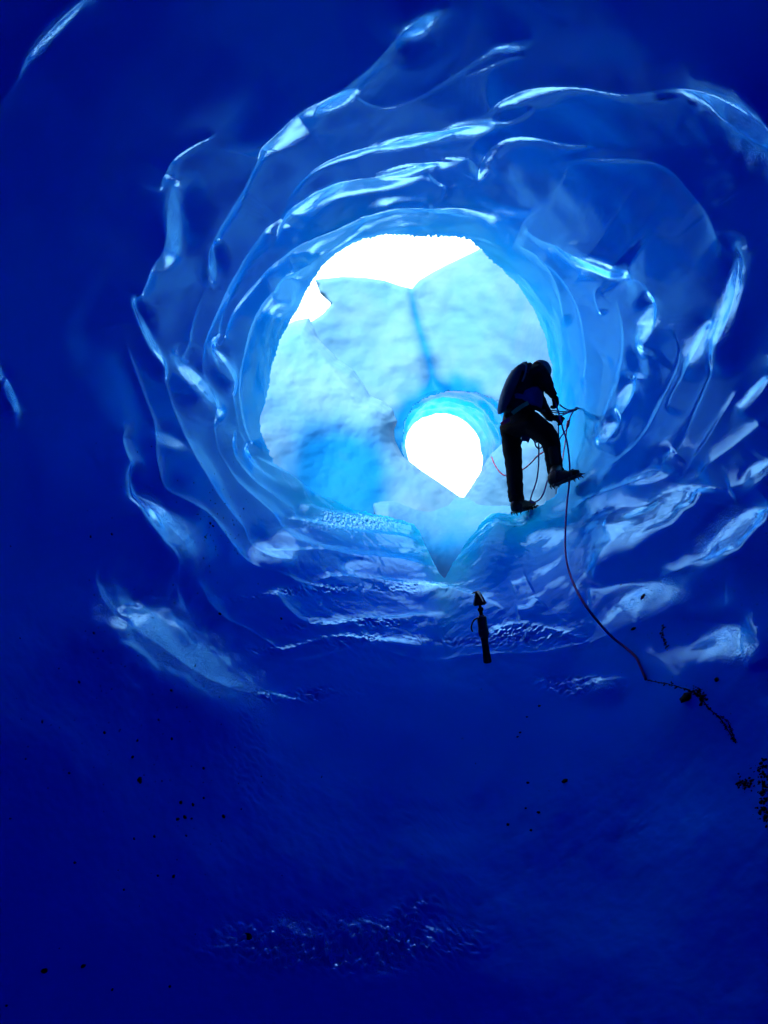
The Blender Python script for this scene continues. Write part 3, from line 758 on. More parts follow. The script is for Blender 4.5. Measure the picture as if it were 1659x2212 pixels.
def smooth_pts(pts, n=8):
    return [Vector(p) for p in catmull([tuple(p) for p in pts], n)]

def box_bm(bm, c, ax, ay, az, hx, hy, hz, bev=0.0):
    """box with axes ax, ay, az and half sizes"""
    vs = []
    for sx in (-1, 1):
        for sy in (-1, 1):
            for sz in (-1, 1):
                vs.append(bm.verts.new(c + ax * (hx * sx) + ay * (hy * sy) + az * (hz * sz)))
    fs = [bm.faces.new([vs[i] for i in q]) for q in ((0,1,3,2),(4,6,7,5),(0,4,5,1),(2,3,7,6),(0,2,6,4),(1,5,7,3))]
    if bev:
        es = list({e for f in fs for e in f.edges})
        bmesh.ops.bevel(bm, geom=es, offset=bev, segments=2, affect='EDGES')

# ------------------------------------------------------------------ the climber
pL, _ = on_tunnel(1122, 1119); pR, _ = on_tunnel(1222, 1049)
DL, DR = depth_of(pL) - 0.02, depth_of(pR) - 0.03
D0 = 0.5 * (DL + DR)
print('feet depths', DL, DR)
PXM = D0 / FPX
def nd(px, py, dd, r, ry=None):
    return (V(px, py, D0 + dd), r * PXM, (ry or r) * PXM)

ddL, ddR = DL - D0, DR - D0
SK = dict(
 pelvis=(1116,902,0,30), waist=(1120,868,0,27), chest=(1132,830,0,27), collar=(1150,806,-0.02,18), neck=(1164,804,-0.02,9), head=(1172,808,-0.02,13), crown=(1177,812,-0.02,10),
 hipL=(1100,925,0.06 + ddL*0.3,22), kneeL=(1111,1003,ddL*0.7,13.5), shinL=(1113,1035,ddL*0.9,12), ankL=(1116,1082,ddL,9),
 hipR=(1148,915,-0.06,22), kneeR=(1190,945,-0.16,15), shinR=(1196,985,-0.12+ddR*0.5,12), ankR=(1202,1032,ddR,9),
 shR=(1164,808,-0.16,14), elR=(1182,832,-0.2,10), wrR=(1194,853,-0.16,7),
 shL=(1152,815,0.14,14), elL=(1166,868,0.12,10), wrL=(1191,904,0.0,7))
order = list(SK); ix = {k: i for i, k in enumerate(order)}
bones = [('pelvis','waist'),('waist','chest'),('chest','collar'),('collar','neck'),('neck','head'),('head','crown'),
 ('pelvis','hipL'),('hipL','kneeL'),('kneeL','shinL'),('shinL','ankL'),('pelvis','hipR'),('hipR','kneeR'),('kneeR','shinR'),('shinR','ankR'),
 ('collar','shR'),('shR','elR'),('elR','wrR'),('collar','shL'),('shL','elL'),('elL','wrL')]
FEET = V(1165, 1090, D0)
person = skin_mesh('person', [nd(*SK[k]) for k in order], [(ix[a], ix[b]) for a, b in bones], M_BODY)
finish(person, loc=FEET)
tag(person, 'climber in dark clothes and crampons bent over the ropes on the right ice ledge', 'person')

# jacket: torso and both sleeves, one cloth
JN = [nd(1110,898,0,41,38), nd(1126,850,0,42,38), nd(1141,808,0,30,30), nd(1152,798,-0.02,20,20),
      nd(1163,804,-0.14,20), nd(1173,815,-0.19,17), nd(1181,831,-0.2,14.5), nd(1188,843,-0.18,11.5), nd(1193,851,-0.165,9.5), nd(1197,858,-0.16,8.5),
      nd(1152,815,0.13,19), nd(1166,868,0.12,14), nd(1180,890,0.06,11), nd(1189,902,0.0,9.5), nd(1196,904,-0.01,8.5)]
JE = [(0,1),(1,2),(2,3),(2,4),(4,5),(5,6),(6,7),(7,8),(8,9),(2,10),(10,11),(11,12),(12,13),(13,14)]
o = skin_mesh('jacket', JN, JE, M_JACK, fold=0.010, fscale=8, root=1); finish(o, person)
jacket = o
# blue side panel showing at the waist: a shaped flap standing proud of the jacket
def flap(name, pts, mat, root, thick=0.008):
    bm = bmesh.new(); vs = [bm.verts.new(V(*p)) for p in pts]
    f = bm.faces.new(vs); r = bmesh.ops.extrude_face_region(bm, geom=[f])
    bmesh.ops.translate(bm, verts=[v for v in r['geom'] if isinstance(v, bmesh.types.BMVert)], vec=Vector(FWD) * thick)
    bmesh.ops.triangulate(bm, faces=bm.faces[:])
    bmesh.ops.subdivide_edges(bm, edges=bm.edges[:], cuts=2, use_grid_fill=True)
    for v in bm.verts:
        v.co += Vector(FWD) * (0.006 * float(perlin(np.array(v.co.x * 22), np.array(v.co.y * 22), np.array(v.co.z * 22))))
    o = obj_bm(name, bm, mat); finish(o, root); return o
dj = D0 - 40 * PXM
flap('hem_panel', [(1112,851,dj-0.01),(1118,849,dj-0.02),(1130,852,dj-0.02),(1134,843,dj-0.02),(1150,836,dj-0.01),(1162,834,dj+0.02),(1170,846,dj+0.05),(1173,858,dj+0.08),(1172,872,dj+0.09),(1169,886,dj+0.09),(1160,880,dj+0.04),(1145,872,dj+0.0),(1128,862,dj-0.02),(1114,860,dj-0.02)], M_BLUE, jacket)

# trousers
TN = [nd(1116,905,0,32,30), nd(1103,928,0.05+ddL*0.3,26,26), nd(1106,962,ddL*0.5,22.5), nd(1110,1000,ddL*0.7,19), nd(1112,1035,ddL*0.9,18.5), nd(1114,1063,ddL,18.5), nd(1116,1076,ddL,17.5), nd(1117,1087,ddL,17),
      nd(1146,915,-0.05,31,29), nd(1172,932,-0.12,27), nd(1190,948,-0.16,22), nd(1193,975,-0.14,19), nd(1197,1003,-0.05+ddR*0.6,18), nd(1202,1022,ddR,18.5), nd(1203,1036,ddR,18)]
TE = [(0,1),(1,2),(2,3),(3,4),(4,5),(5,6),(6,7),(0,8),(8,9),(9,10),(10,11),(11,12),(12,13),(13,14)]
o = skin_mesh('trousers', TN, TE, M_PANT, fold=0.012, fscale=9); finish(o, person)
trousers = o
flap('seat_flap', [(1124,938,D0-0.02),(1152,930,D0-0.03),(1150,938,D0-0.03),(1141,957,D0-0.02),(1137,953,D0-0.02),(1128,953,D0-0.02)], M_BLUE, trousers)

# harness: waist band, gear loops, leg loop
def band(pts, w, mat, name, root, th=0.004):
    bm = bmesh.new(); P = smooth_pts([V(*p) for p in pts], 6); rows = []
    for i, p in enumerate(P):
        t = (P[min(i+1, len(P)-1)] - P[max(i-1, 0)]).normalized()
        n = (Vector(CAM) - p).normalized(); s = t.cross(n).normalized(); n = s.cross(t)
        rows.append([bm.verts.new(p + s * w / 2 * a + n * th * b) for a, b in ((-1,-1),(1,-1),(1,1),(-1,1))])
    for a, b in zip(rows, rows[1:]):
        for k in range(4): bm.faces.new((a[k], a[(k+1) % 4], b[(k+1) % 4], b[k]))
    bm.faces.new(rows[0]); bm.faces.new(rows[-1][::-1])
    o = obj_bm(name, bm, mat, False); finish(o, root); return o
h = band([(1092,902,D0-0.15),(1100,896,D0-0.17),(1116,886,D0-0.195),(1135,880,D0-0.195),(1152,880,D0-0.17),(1168,886,D0-0.10)], 0.038, M_PANT, 'harness', person, 0.006)
band([(1106.5,893,D0-0.208),(1118,884,D0-0.212),(1130,876,D0-0.212),(1141,870,D0-0.205)], 0.036, M_GREEN, 'waist_strap', h)
band([(1083,917,D0-0.15),(1091,911,D0-0.175),(1101,905,D0-0.19)], 0.034, M_RED, 'leg_strap', h)

# rucksack high on the back, with its side seam and top pocket
bm = bmesh.new()
prof = [(1131,784,8,.07),(1126,787,13,.10),(1120,796,18,.13),(1113,810,20,.14),(1103,834,20,.15),(1094,860,18,.14),(1087,882,14,.12),(1084,894,9,.09)]
rings = []
for (x, y, hw, dep) in prof:
    c = V(x, y, D0 - 0.02); nxt = Vector(RGT) * 0.93 + Vector(UPV) * 0.36
    ring = []
    for k in range(14):
        a = 2 * math.pi * k / 14
        e = 0.75
        ca, sa = math.cos(a), math.sin(a)
        ring.append(bm.verts.new(c + nxt * (hw * PXM * math.copysign(abs(ca)**e, ca)) + Vector(FWD) * (dep * math.copysign(abs(sa)**e, sa))))
    rings.append(ring)
for a, b in zip(rings, rings[1:]):
    for k in range(14): bm.faces.new((a[k], a[(k+1) % 14], b[(k+1) % 14], b[k]))
bm.faces.new(rings[0][::-1]); bm.faces.new(rings[-1])
pk = obj_bm('rucksack', bm, M_PACK)
pk.modifiers.new('s', 'SUBSURF').levels = 1; pk.modifiers['s'].render_levels = 1
finish(pk, person)
band([(1129,783,D0-0.15),(1137,789,D0-0.19),(1136,800,D0-0.21),(1133,812,D0-0.22),(1128,824,D0-0.22)], 0.016, M_ALLOY, 'shoulder_strap', pk, 0.003)
band([(1138,786,D0-0.16),(1147,786,D0-0.17),(1143,797,D0-0.2),(1140,806,D0-0.215)], 0.02, M_CORD, 'shoulder_strap', pk, 0.003)

# helmet, tilted down and away past the shoulder
bm = bmesh.new(); bmesh.ops.create_uvsphere(bm, u_segments=28, v_segments=18, radius=1)
bmesh.ops.delete(bm, geom=[v for v in bm.verts if v.co.z < -0.25], context='VERTS')
hz = (Vector(RGT) * 0.72 + Vector(UPV) * 0.45 + Vector(FWD) * 0.35).normalized(); hx = hz.orthogonal().normalized(); hy = hz.cross(hx)
hc = V(1168, 802, D0 + 0.0)
for v in bm.verts:
    c = v.co.copy(); rib = 1 + 0.03 * math.cos(6 * math.atan2(c.y, c.x)) * max(0, c.z)
    v.co = hc + hx * (c.x * 0.098 * rib) + hy * (c.y * 0.108 * rib) + hz * (c.z * 0.10)
hm = obj_bm('helmet', bm, M_HELM); finish(hm, person)
sm = hm.modifiers.new('t', 'SOLIDIFY'); sm.thickness = 0.006

# gloves: palm, four bent fingers of different lengths, thumb from the side of the palm
def glove(wrist, palm_dir, back, curl, sc=1.0):
    a = palm_dir.normalized(); b = (back - a * back.dot(a)).normalized(); s = a.cross(b)     # s: towards the little finger
    nodes = [(wrist, 0.030*sc, 0.026*sc), (wrist + a*0.035*sc, 0.036*sc, 0.024*sc), (wrist + a*0.075*sc, 0.040*sc, 0.022*sc)]
    edges = [(0,1),(1,2)]
    for i, (off, L) in enumerate(((-0.030, 0.070), (-0.010, 0.080), (0.011, 0.074), (0.031, 0.058))):
        p = wrist + a*0.088*sc + s*off*sc; ang = 0.35 + 0.06*i; prev = 2
        for j, seg in enumerate((0.42, 0.33, 0.25)):
            ang += curl * (0.8, 1.0, 0.8)[j]
            p = p + (a * math.cos(ang) - b * math.sin(ang)) * L * seg * sc
            nodes.append((p.copy(), (0.0125-0.001*j)*sc, (0.0125-0.001*j)*sc)); edges.append((prev, len(nodes)-1)); prev = len(nodes)-1
    p = wrist + a*0.04*sc - s*0.034*sc; prev = 1
    for j in range(3):
        ang = 0.7 - 0.25*j
        p = p + (a*math.cos(ang) - s*math.sin(ang)*(1-0.3*j) - b*(0.25+0.3*j)) * 0.026*sc
        nodes.append((p.copy(), (0.0145-0.0015*j)*sc, (0.0145-0.0015*j)*sc)); edges.append((prev, len(nodes)-1)); prev = len(nodes)-1
    o = skin_mesh('glove', nodes, edges, M_GLOVE, sub=2, root=1); finish(o, person); return o
HU = V(1202, 869, D0 - 0.17); HL = V(1203, 905, D0 - 0.03)
glove(V(1195, 854, D0 - 0.165), HU - V(1195, 852, D0 - 0.165), Vector(RGT) * 0.8 - Vector(FWD) * 0.6, 0.75, 1.0)
glove(V(1190, 902, D0), HL - V(1190, 902.5, D0), Vector(UPV) * 0.6 - Vector(FWD) * 0.7, 0.85, 1.0)

# boots with twelve-point crampons
def boot(heel, toe, up, L=None, ank=None, label=None):
    fx = (toe - heel); L = L or fx.length; fx.normalize()
    fz = (up - fx * up.dot(fx)).normalized(); fy = fz.cross(fx)
    P = lambda x, y, z: heel + fx * x * L / 0.30 + fy * y + fz * z
    bm = bmesh.new(); rings = []
    secs = [(-0.012,.020,.02,.075),(0.0,.032,.005,.10),(0.03,.037,0.0,.112),(0.07,.037,.0,.118),(0.11,.036,.0,.105),(0.15,.040,.0,.088),(0.19,.046,.0,.074),(0.235,.048,.002,.066),(0.27,.043,.007,.058),(0.293,.030,.014,.048),(0.303,.014,.022,.036)]
    for (x, w, z0, z1) in secs:
        ring = []
        for k in range(16):
            a = 2 * math.pi * k / 16; ca, sa = math.cos(a), math.sin(a)
            e = 0.6 if sa < 0 else 0.85
            ring.append(bm.verts.new(P(x, w * math.copysign(abs(ca)**e, ca), (z0+z1)/2 + (z1-z0)/2 * math.copysign(abs(sa)**e, sa))))
        rings.append(ring)
    for a, b in zip(rings, rings[1:]):
        for k in range(16): bm.faces.new((a[k], a[(k+1) % 16], b[(k+1) % 16], b[k]))
    bm.faces.new(rings[0][::-1]); bm.faces.new(rings[-1])
    base = P(0.055, 0, 0.07); top = ank if ank is not None else P(0.05, 0, 0.2)
    tube(bm, [base, base.lerp(top, 0.35), base.lerp(top, 0.7), top], [0.046, 0.047, 0.051, 0.054], 14)
    o = obj_bm('boot', bm, M_BOOT); finish(o, person)
    # lace ridges
    bm = bmesh.new()
    for x, z in ((0.10,.108),(0.125,.099),(0.15,.090),(0.175,.081)):
        tube(bm, [P(x, -0.03, z-0.012), P(x+0.004, -0.012, z+0.001), P(x+0.004, 0.012, z+0.001), P(x, 0.03, z-0.012)], 0.004, 6)
    q = obj_bm('laces', bm, M_CORD); finish(q, o)
    # crampon: side rails, cross bars, points, straps
    bm = bmesh.new()
    for sgn in (-1, 1):
        tube(bm, [P(-0.01, sgn*.030, -.004), P(0.08, sgn*.036, -.006), P(0.17, sgn*.044, -.006), P(0.25, sgn*.046, -.004), P(0.30, sgn*.026, .004)], 0.006, 6)
        for x, y in ((0.0,.030),(0.045,.035),(0.15,.042),(0.205,.047),(0.25,.046)):
            tube(bm, [P(x, sgn*y, .008), P(x+0.003, sgn*(y+.004), -.014), P(x+0.006, sgn*(y+.005), -.034)], [0.007, 0.006, 0.0015], 6)
        tube(bm, [P(0.285, sgn*.028, 0.002), P(0.315, sgn*.027, .002), P(0.342, sgn*.026, -.008)], [0.008, 0.007, 0.0015], 6)
        tube(bm, [P(0.275, sgn*.034, 0.0), P(0.298, sgn*.036, -.014), P(0.308, sgn*.036, -.034)], [0.008, 0.007, 0.0015], 6)
    for x, w in ((0.02,.033),(0.17,.044),(0.26,.044)):
        tube(bm, [P(x, -w, -.006), P(x, w, -.006)], 0.006, 6)
    tube(bm, [P(0.02, 0, -.007), P(0.26, 0, -.007)], 0.007, 6)
    q = obj_bm('crampon', bm, M_STEEL); finish(q, o)
    bm = bmesh.new()
    tube(bm, smooth_pts([P(0.06,-.038,0), P(0.08,-.041,.05), P(0.10,-.03,.10), P(0.10,.0,.113), P(0.10,.03,.10), P(0.08,.041,.05), P(0.06,.038,0)], 4), 0.006, 6)
    q = obj_bm('crampon_strap', bm, M_CORD); finish(q, o); bm = bmesh.new()
    tube(bm, smooth_pts([P(0.24,-.048,.0), P(0.25,-.04,.045), P(0.25,0,.067), P(0.25,.04,.045), P(0.24,.048,.0)], 4), 0.006, 6)
    q = obj_bm('crampon_strap', bm, M_CORD); finish(q, o)
    return o
UPW = Vector((0, 0, 1))
TR = depth_of(on_tunnel(1264, 1034)[0])
boot(V(1192, 1050, min(DR, TR + 0.12) - 0.02), V(1253, 1025, min(DR - 0.02, TR) - 0.05), Vector(UPV), ank=V(1202, 1012, D0 + ddR))
boot(V(1110, 1107, DL - 0.05), V(1140, 1098, DL + 0.06), Vector(UPV) * 1.0 - Vector(RGT) * 0.05 , L=0.29, ank=V(1116, 1070, D0 + ddL))

# ------------------------------------------------------------------ ropes and anchor
DA = depth_of(on_tunnel(1250, 882)[0]) - 0.06
def rope(pts, r, mat, label, name='climbing_rope', group='climbing ropes'):
    P = smooth_pts([V(*p) for p in pts], 8)
    bm = bmesh.new(); tube(bm, P, r, 8)
    o = obj_bm(name, bm, mat); finish(o, loc=P[-1]); tag(o, label, 'rope', group); return o

def dcap(px, py, d, gap=0.03):
    p, _ = on_tunnel(px, py); return min(d, depth_of(p) - gap)

main = [(1197,862),(1201,874),(1208,897),(1217,930),(1224,952),(1229,985),(1231,1020),(1229,1050),(1225,1085),(1222,1130),(1221,1180),(1225,1218),(1237,1256),(1257,1296),(1286,1336),(1320,1374),(1350,1398),(1372,1418),(1384,1441),(1395,1468)]
mp = []
for i, (x, y) in enumerate(main):
    d = D0 - 0.18 - 0.0016 * max(0, y - 880)
    d = min(d, np.interp(y, [860, 1050, 1180, 1250, 1330, 1468], [D0-0.18, D0-0.5, D0-1.35, D0-2.0, D0-2.75, 9]))
    g = 0.10 if y < 1380 else 0.02
    mp.append((x, y, dcap(x, y, d, g)))
rope(mp, 0.0078, M_ROPE, 'long purple climbing rope from the climber\'s upper hand down to the dirty ledge')
rope([(1209,874,D0-0.16),(1218,881,D0-0.12),(1229,885.5,(D0+DA*2)/3),(1238,885,DA)], 0.006, M_ROPER, 'short red rope from the climber\'s upper hand to the anchor')
rope([(1206,899,D0-0.05),(1214,897,D0-0.06),(1226,892,(D0+DA)/2),(1238,887,DA)], 0.006, M_ROPE, 'short purple rope from the climber\'s lower hand to the anchor')
rope([(1169,885.5,D0-0.08),(1190,886.5,D0*.65+DA*.35),(1210,888.5,D0*.25+DA*.75),(1222,890,DA),(1223,893,DA),(1208,892.5,D0*.25+DA*.75),(1188,890,D0*.65+DA*.35),(1169,887.5,D0-0.09)], 0.0055, M_CORD, 'thin dark doubled cord stretched from climber\'s waist to the anchor', 'tether_cord')
# knotted strands below the anchor
kn = [(1239,888,DA),(1233,898,DA-0.03),(1230,907,DA-0.05)]
for k in range(26):
    a = k * 0.95; kn.append((1228.5 - 0.12*k + 2.6*math.cos(a), 908 + 0.62*k, DA - 0.05 + 0.012*math.sin(a)))
kn += [(1224,930,DA-0.06),(1222,948,DA-0.1),(1218,975,DA-0.2),(1215,992,D0+.1),(1213,1006,D0+0.02),(1209,994,D0+0.02),(1208,985,D0+0.03)]
rope(kn, 0.0058, M_ROPER, 'red rope with a knot hanging below the anchor')
rope([(1227,922,DA-0.05),(1220,932,DA-0.1),(1212,943,D0+.1),(1207,950,D0+0.02),(1206.5,938,D0+0.03),(1206,912,D0+0.03)], 0.0058, M_ROPE, 'purple rope strand crossing from the knot to behind the climber\'s bent knee')
coil = [(1150,930,D0+0.02),(1149,944,D0),(1157,955,D0),(1167,950,D0+0.03),(1167,938,D0+0.05),(1158,932,D0+0.05),(1155,945,D0+0.02),(1157,962,D0+0.01),(1165,969,D0+0.02),(1173,961,D0+0.04),(1174,946,D0+0.06),(1165,934,D0+0.05),(1163,945,D0),(1164,972,D0-0.01),(1163,1008,D0-0.01),(1159,1038,D0-0.01),(1149,1068,D0-0.01),(1146,1081,D0-0.01),(1152,1086,D0-0.01),(1167,1077,D0),(1176,1060,D0+0.03),(1182,1040,D0+0.05),(1189,1032,D0+0.08)]
rope([(x, y, dcap(x, y, d, 0.02)) for x, y, d in coil], 0.0068, M_ROPE, 'purple rope coiled in loops between the climber\'s legs')
rope([(1062,987,D0+1.3),(1068,1002,D0+1.1),(1078,1018,D0+0.8),(1090,1027,D0+0.5),(1104,1026,D0+0.35),(1128,1015,D0+0.25),(1146,1001,D0+0.2),(1161,985,D0+0.18),(1176,975,D0+0.12)], 0.0066, M_ROPER, 'thin red rope sagging behind the climber\'s straight leg')

an = bpy.data.objects.new('ice_anchor', None); COL.objects.link(an); an.location = V(1246, 884, DA)
tag(an, 'small ice anchor with carabiners where the ropes meet right of the climber', 'ice anchor')
bm = bmesh.new()
pa, na = on_tunnel(1250, 882)
tube(bm, [V(1241, 886, DA - 0.02), V(1244, 884, DA), V(1247, 882.5, DA + 0.02), V(1252, 881, DA + 0.12)], 0.009, 8)
o = obj_bm('ice_screw', bm, M_STEEL); finish(o, an)
bm = bmesh.new(); box_bm(bm, V(1245, 882.5, DA - 0.01), Vector(RGT), Vector(UPV), Vector(FWD), 0.012, 0.016, 0.004, 0.003)
o = obj_bm('hanger', bm, M_ALLOY); finish(o, an)
def ring_obj(c, ux, uy, a, b, r, mat, name):
    bm = bmesh.new(); P = [c + ux * (a * math.cos(t)) + uy * (b * math.sin(t)) for t in np.linspace(0, 2*math.pi, 21)]
    tube(bm, P, r, 6); o = obj_bm(name, bm, mat); finish(o, an); return o
for (x, y, q) in ((1240,886,0.35),(1233,888,0.25),(1223,890,0.1)):
    ux = (Vector(RGT) * math.cos(q) + Vector(UPV) * math.sin(q)); uy = Vector(UPV) * 0.8 - Vector(FWD) * 0.5
    ring_obj(V(x, y, DA - 0.02), ux, uy, 0.026, 0.013, 0.005, M_ALLOY, 'carabiner')
bm = bmesh.new(); tube(bm, [V(1226,890,DA-0.02), V(1232,888.5,DA-0.02), V(1238,886.5,DA-0.02)], 0.009, 8)
o = obj_bm('sling', bm, M_ROPE); finish(o, an)

# ------------------------------------------------------------------ ice tool stuck in the step
pa, na = on_tunnel(1050, 1428)
da = depth_of(pa) - 0.06
top, bot = V(1033, 1279, da + 0.02), V(1053.5, 1432, da)
ax = (bot - top).normalized(); LT = (bot - top).length; AP = da / FPX
sx = (Vector(RGT) - ax * ax.dot(Vector(RGT))).normalized(); sy = ax.cross(sx)
tool = bpy.data.objects.new('ice_axe', None); COL.objects.link(tool); tool.location = bot
tag(tool, 'black ice axe with ribbed grip planted upright on the ice step below centre', 'ice axe')
def lathe(prof, mat, name, seg=16, squash=0.8, wob=0.0):
    bm = bmesh.new(); rings = []
    for (t, r, *off) in prof:
        c = top + ax * (t * LT) + sx * ((off[0] if off else 0) * AP)
        rings.append([bm.verts.new(c + sx * (r*AP*math.cos(2*math.pi*k/seg)) + sy * (r*AP*squash*math.sin(2*math.pi*k/seg))) for k in range(seg)])
    for a, b in zip(rings, rings[1:]):
        for k in range(seg): bm.faces.new((a[k], a[(k+1) % seg], b[(k+1) % seg], b[k]))
    bm.faces.new(rings[0][::-1]); bm.faces.new(rings[-1])
    o = obj_bm(name, bm, mat); finish(o, tool); return o
# head: flared adze/hammer block with the pick running into the ice
bm = bmesh.new(); ring = []
for (t, x0, x1, dz) in ((-0.005,-5,2,5),(0.03,-7,5,6),(0.08,-9,8,7),(0.14,-12,12,8),(0.165,-13,14,8),(0.185,-12,10,7)):
    c = top + ax * (t * LT)
    ring.append([bm.verts.new(c + sx * (a*AP) + sy * (b*AP)) for a, b in ((x0,-dz),(x1,-dz),(x1+1.5,0),(x1,dz),(x0,dz),(x0-1.5,0))])
for a, b in zip(ring, ring[1:]):
    for k in range(6): bm.faces.new((a[k], a[(k+1) % 6], b[(k+1) % 6], b[k]))
bm.faces.new(ring[0][::-1]); bm.faces.new(ring[-1])
hd = obj_bm('head', bm, M_STEEL, False); finish(hd, tool)
bm = bmesh.new()
tube(bm, [top + sx*(-2*AP), top + sx*(-9*AP) - ax*0.0, top + sx*(-14.5*AP) + ax*(1.5*AP)], [3*AP, 2*AP, 0.8*AP], 6)
tube(bm, [top + sx*(0*AP), top + sy*(30*AP) + ax*(4*AP), top + sy*(70*AP) + ax*(16*AP)], [3.5*AP, 2.5*AP, 0.8*AP], 6)
o = obj_bm('pick', bm, M_STEEL, False); finish(o, hd)
lathe([(0.185,3.4),(0.215,3.4),(0.222,6.0),(0.245,6.6),(0.265,6.0),(0.275,4.2),(0.325,4.0)], M_STEEL, 'neck')
lathe([(0.325,6.0),(0.330,6.6),(0.340,6.6),(0.345,6.0)], M_ALLOY, 'collar')
pr = []
for k in range(11):
    t = 0.347 + k * 0.0155; pr += [(t, 9.2), (t+0.004, 10.6 + 0.08*k), (t+0.010, 10.6 + 0.08*k), (t+0.0135, 9.4)]
lathe(pr + [(0.52,11.2),(0.58,11.4),(0.61,10.6),(0.635,8.8)], M_TAPE, 'grip')
lathe([(0.635,8.6),(0.66,8.2),(0.70,7.6),(0.735,7.4)], M_AXE, 'shaft')
lathe([(0.735,7.8),(0.75,7.6),(0.80,7.4),(0.88,8.2),(0.95,9.0),(0.985,9.0),(0.998,7.4),(1.004,4.0)], M_AXE, 'handle')
bm = bmesh.new()
tube(bm, smooth_pts([top + ax*(0.36*LT) + sx*(-8*AP), top + ax*(0.375*LT) + sx*(-15*AP), top + ax*(0.42*LT) + sx*(-21.5*AP), top + ax*(0.485*LT) + sx*(-25*AP), top + ax*(0.54*LT) + sx*(-23.5*AP)], 6), 1.7*AP, 8)
o = obj_bm('wrist_loop', bm, M_AXE); finish(o, tool)

# ------------------------------------------------------------------ stones and silt frozen in the walls
def lump(bm, c, r, n, stretch=1.0, seed=0, sub=2):
    t = bmesh.ops.create_icosphere(bm, subdivisions=sub, radius=1)
    rs = random.Random(seed); s = (rs.uniform(.7, 1.2), rs.uniform(.7, 1.2) * stretch, rs.uniform(.5, .8))
    q = n.to_track_quat('Z', 'Y'); sp = rs.uniform(0, 6.28)
    for v in t['verts']:
        d = v.co.copy(); k = 1 + 0.35 * float(perlin(np.array(d.x*1.6 + seed), np.array(d.y*1.6), np.array(d.z*1.6))) + 0.15 * float(perlin(np.array(d.x*4 + seed), np.array(d.y*4), np.array(d.z*4)))
        e = Vector((d.x * s[0], d.y * s[1], d.z * s[2])) * (k * r)
        e = Vector((e.x*math.cos(sp) - e.y*math.sin(sp), e.x*math.sin(sp) + e.y*math.cos(sp), e.z))
        v.co = c + q @ e

def stone(px, py, rpx, label, group=None, name='stone', stretch=1.3, cat='stone'):
    p, n = on_tunnel(px, py); r = rpx * depth_of(p) / FPX
    bm = bmesh.new(); lump(bm, p, r, n, stretch, int(px * 7 + py))
    o = obj_bm(name, bm, M_GRIT); finish(o, loc=p); tag(o, label, cat, group)

stone(1483, 1505, 11, 'largest dark stone stuck on the ice just below the dirt seam at right', stretch=1.7)
stone(535, 2020, 9, 'dark oval stone on the crumbly sparkling ice at the bottom', stretch=1.6)
stone(1220, 1686, 6, 'dark stone alone on the smooth blue ice right of bottom centre')
stone(303, 1681, 6, 'longest dark stone among the specks on the lower left wall', stretch=2.0)
stone(97, 2094, 6, 'dark stone in the lower left corner, left of its neighbour', stretch=1.3)
stone(181, 2086, 5, 'dark stone near the lower left corner, right of its neighbour', stretch=1.3)
stone(1388, 1287, 4.5, 'dark pebble on the shiny ice patch at right', stretch=1.6)
stone(1546, 1466, 5, 'dark pebble above the dirt seam at the right', stretch=1.8)
stone(1368, 1357, 4, 'dark pebble left of the vertical dirt streak at right', stretch=2.0)
GR = 'grit specks on the blue ice'
GL = 'small dark grit speck frozen onto the smooth blue ice'
for (x, y, r) in [(92,1558,3),(227,1581,3.4),(392,1731,4),(417,1735,4.2),(385,1768,3.6),(400,1763,4.4),(414,1768,2.8),(440,1659,3.4),(440,1723,2.8),(288,1633,3.4),(150,1669,2.8),(162,1862,3.2),(290,1809,3.2),(333,1805,3.2),
    (341,1891,3),(376,1891,4),(483,1762,3.6),(243,2137,3),(268,1921,2.4),(1165,1524,3.6),(1123,1580,2.8),(1140,1690,3),(1163,1753,3.6),(1097,1779,3.8),(1147,1792,3),(1135,1743,2.4),(372,1489,2.6),(383,1526,2.4),(298,1597,3),(372,1594,3),
    (344,1552,2.4),(57,1638,2.2),(24,1766,2.6),(350,1685,2.6),(402,1805,2.4),(367,2130,2.8),(15,2171,2.8),(1118,1591,2.4),(1138,1548,2.2),(242,1153,3.2),(198,1158,2.2),(455,1130,3),(462,1135,2.4),(443,1160,2.2),(475,1325,3.4),(608,1336,2.8),(172,1472,3.2),(205,1366,2.8),(1340,1262,2)]:
    stone(x, y, r, GL, GR, 'grit_speck', cat='grit')

# finer silt nobody could count
bm = bmesh.new(); rs = random.Random(3)
for k in range(420):
    z = rs.random()
    if z < 0.45: x, y = rs.gauss(330, 130), rs.gauss(1500, 230)
    elif z < 0.6: x, y = rs.gauss(470, 45), rs.gauss(1150, 60)
    elif z < 0.75: x, y = rs.gauss(1590, 50), rs.gauss(1170, 60)
    elif z < 0.9: x, y = rs.gauss(1480, 90), rs.gauss(1290, 100)
    else: x, y = rs.uniform(300, 1300), rs.uniform(1100, 1900)
    if not (5 < x < 1655 and 940 < y < 2200) or (560 < x < 1290 and y < 1480): continue
    p, n = on_tunnel(x, y); r = rs.uniform(0.5, 1.5) * depth_of(p) / FPX
    t = bmesh.ops.create_icosphere(bm, subdivisions=1, radius=r)
    for v in t['verts']: v.co = v.co * rs.uniform(.7, 1.3) + p
o = obj_bm('fine_silt', bm, M_GRIT); tag(o, 'fine dark silt scattered over the blue ice walls', 'silt', kind='stuff')

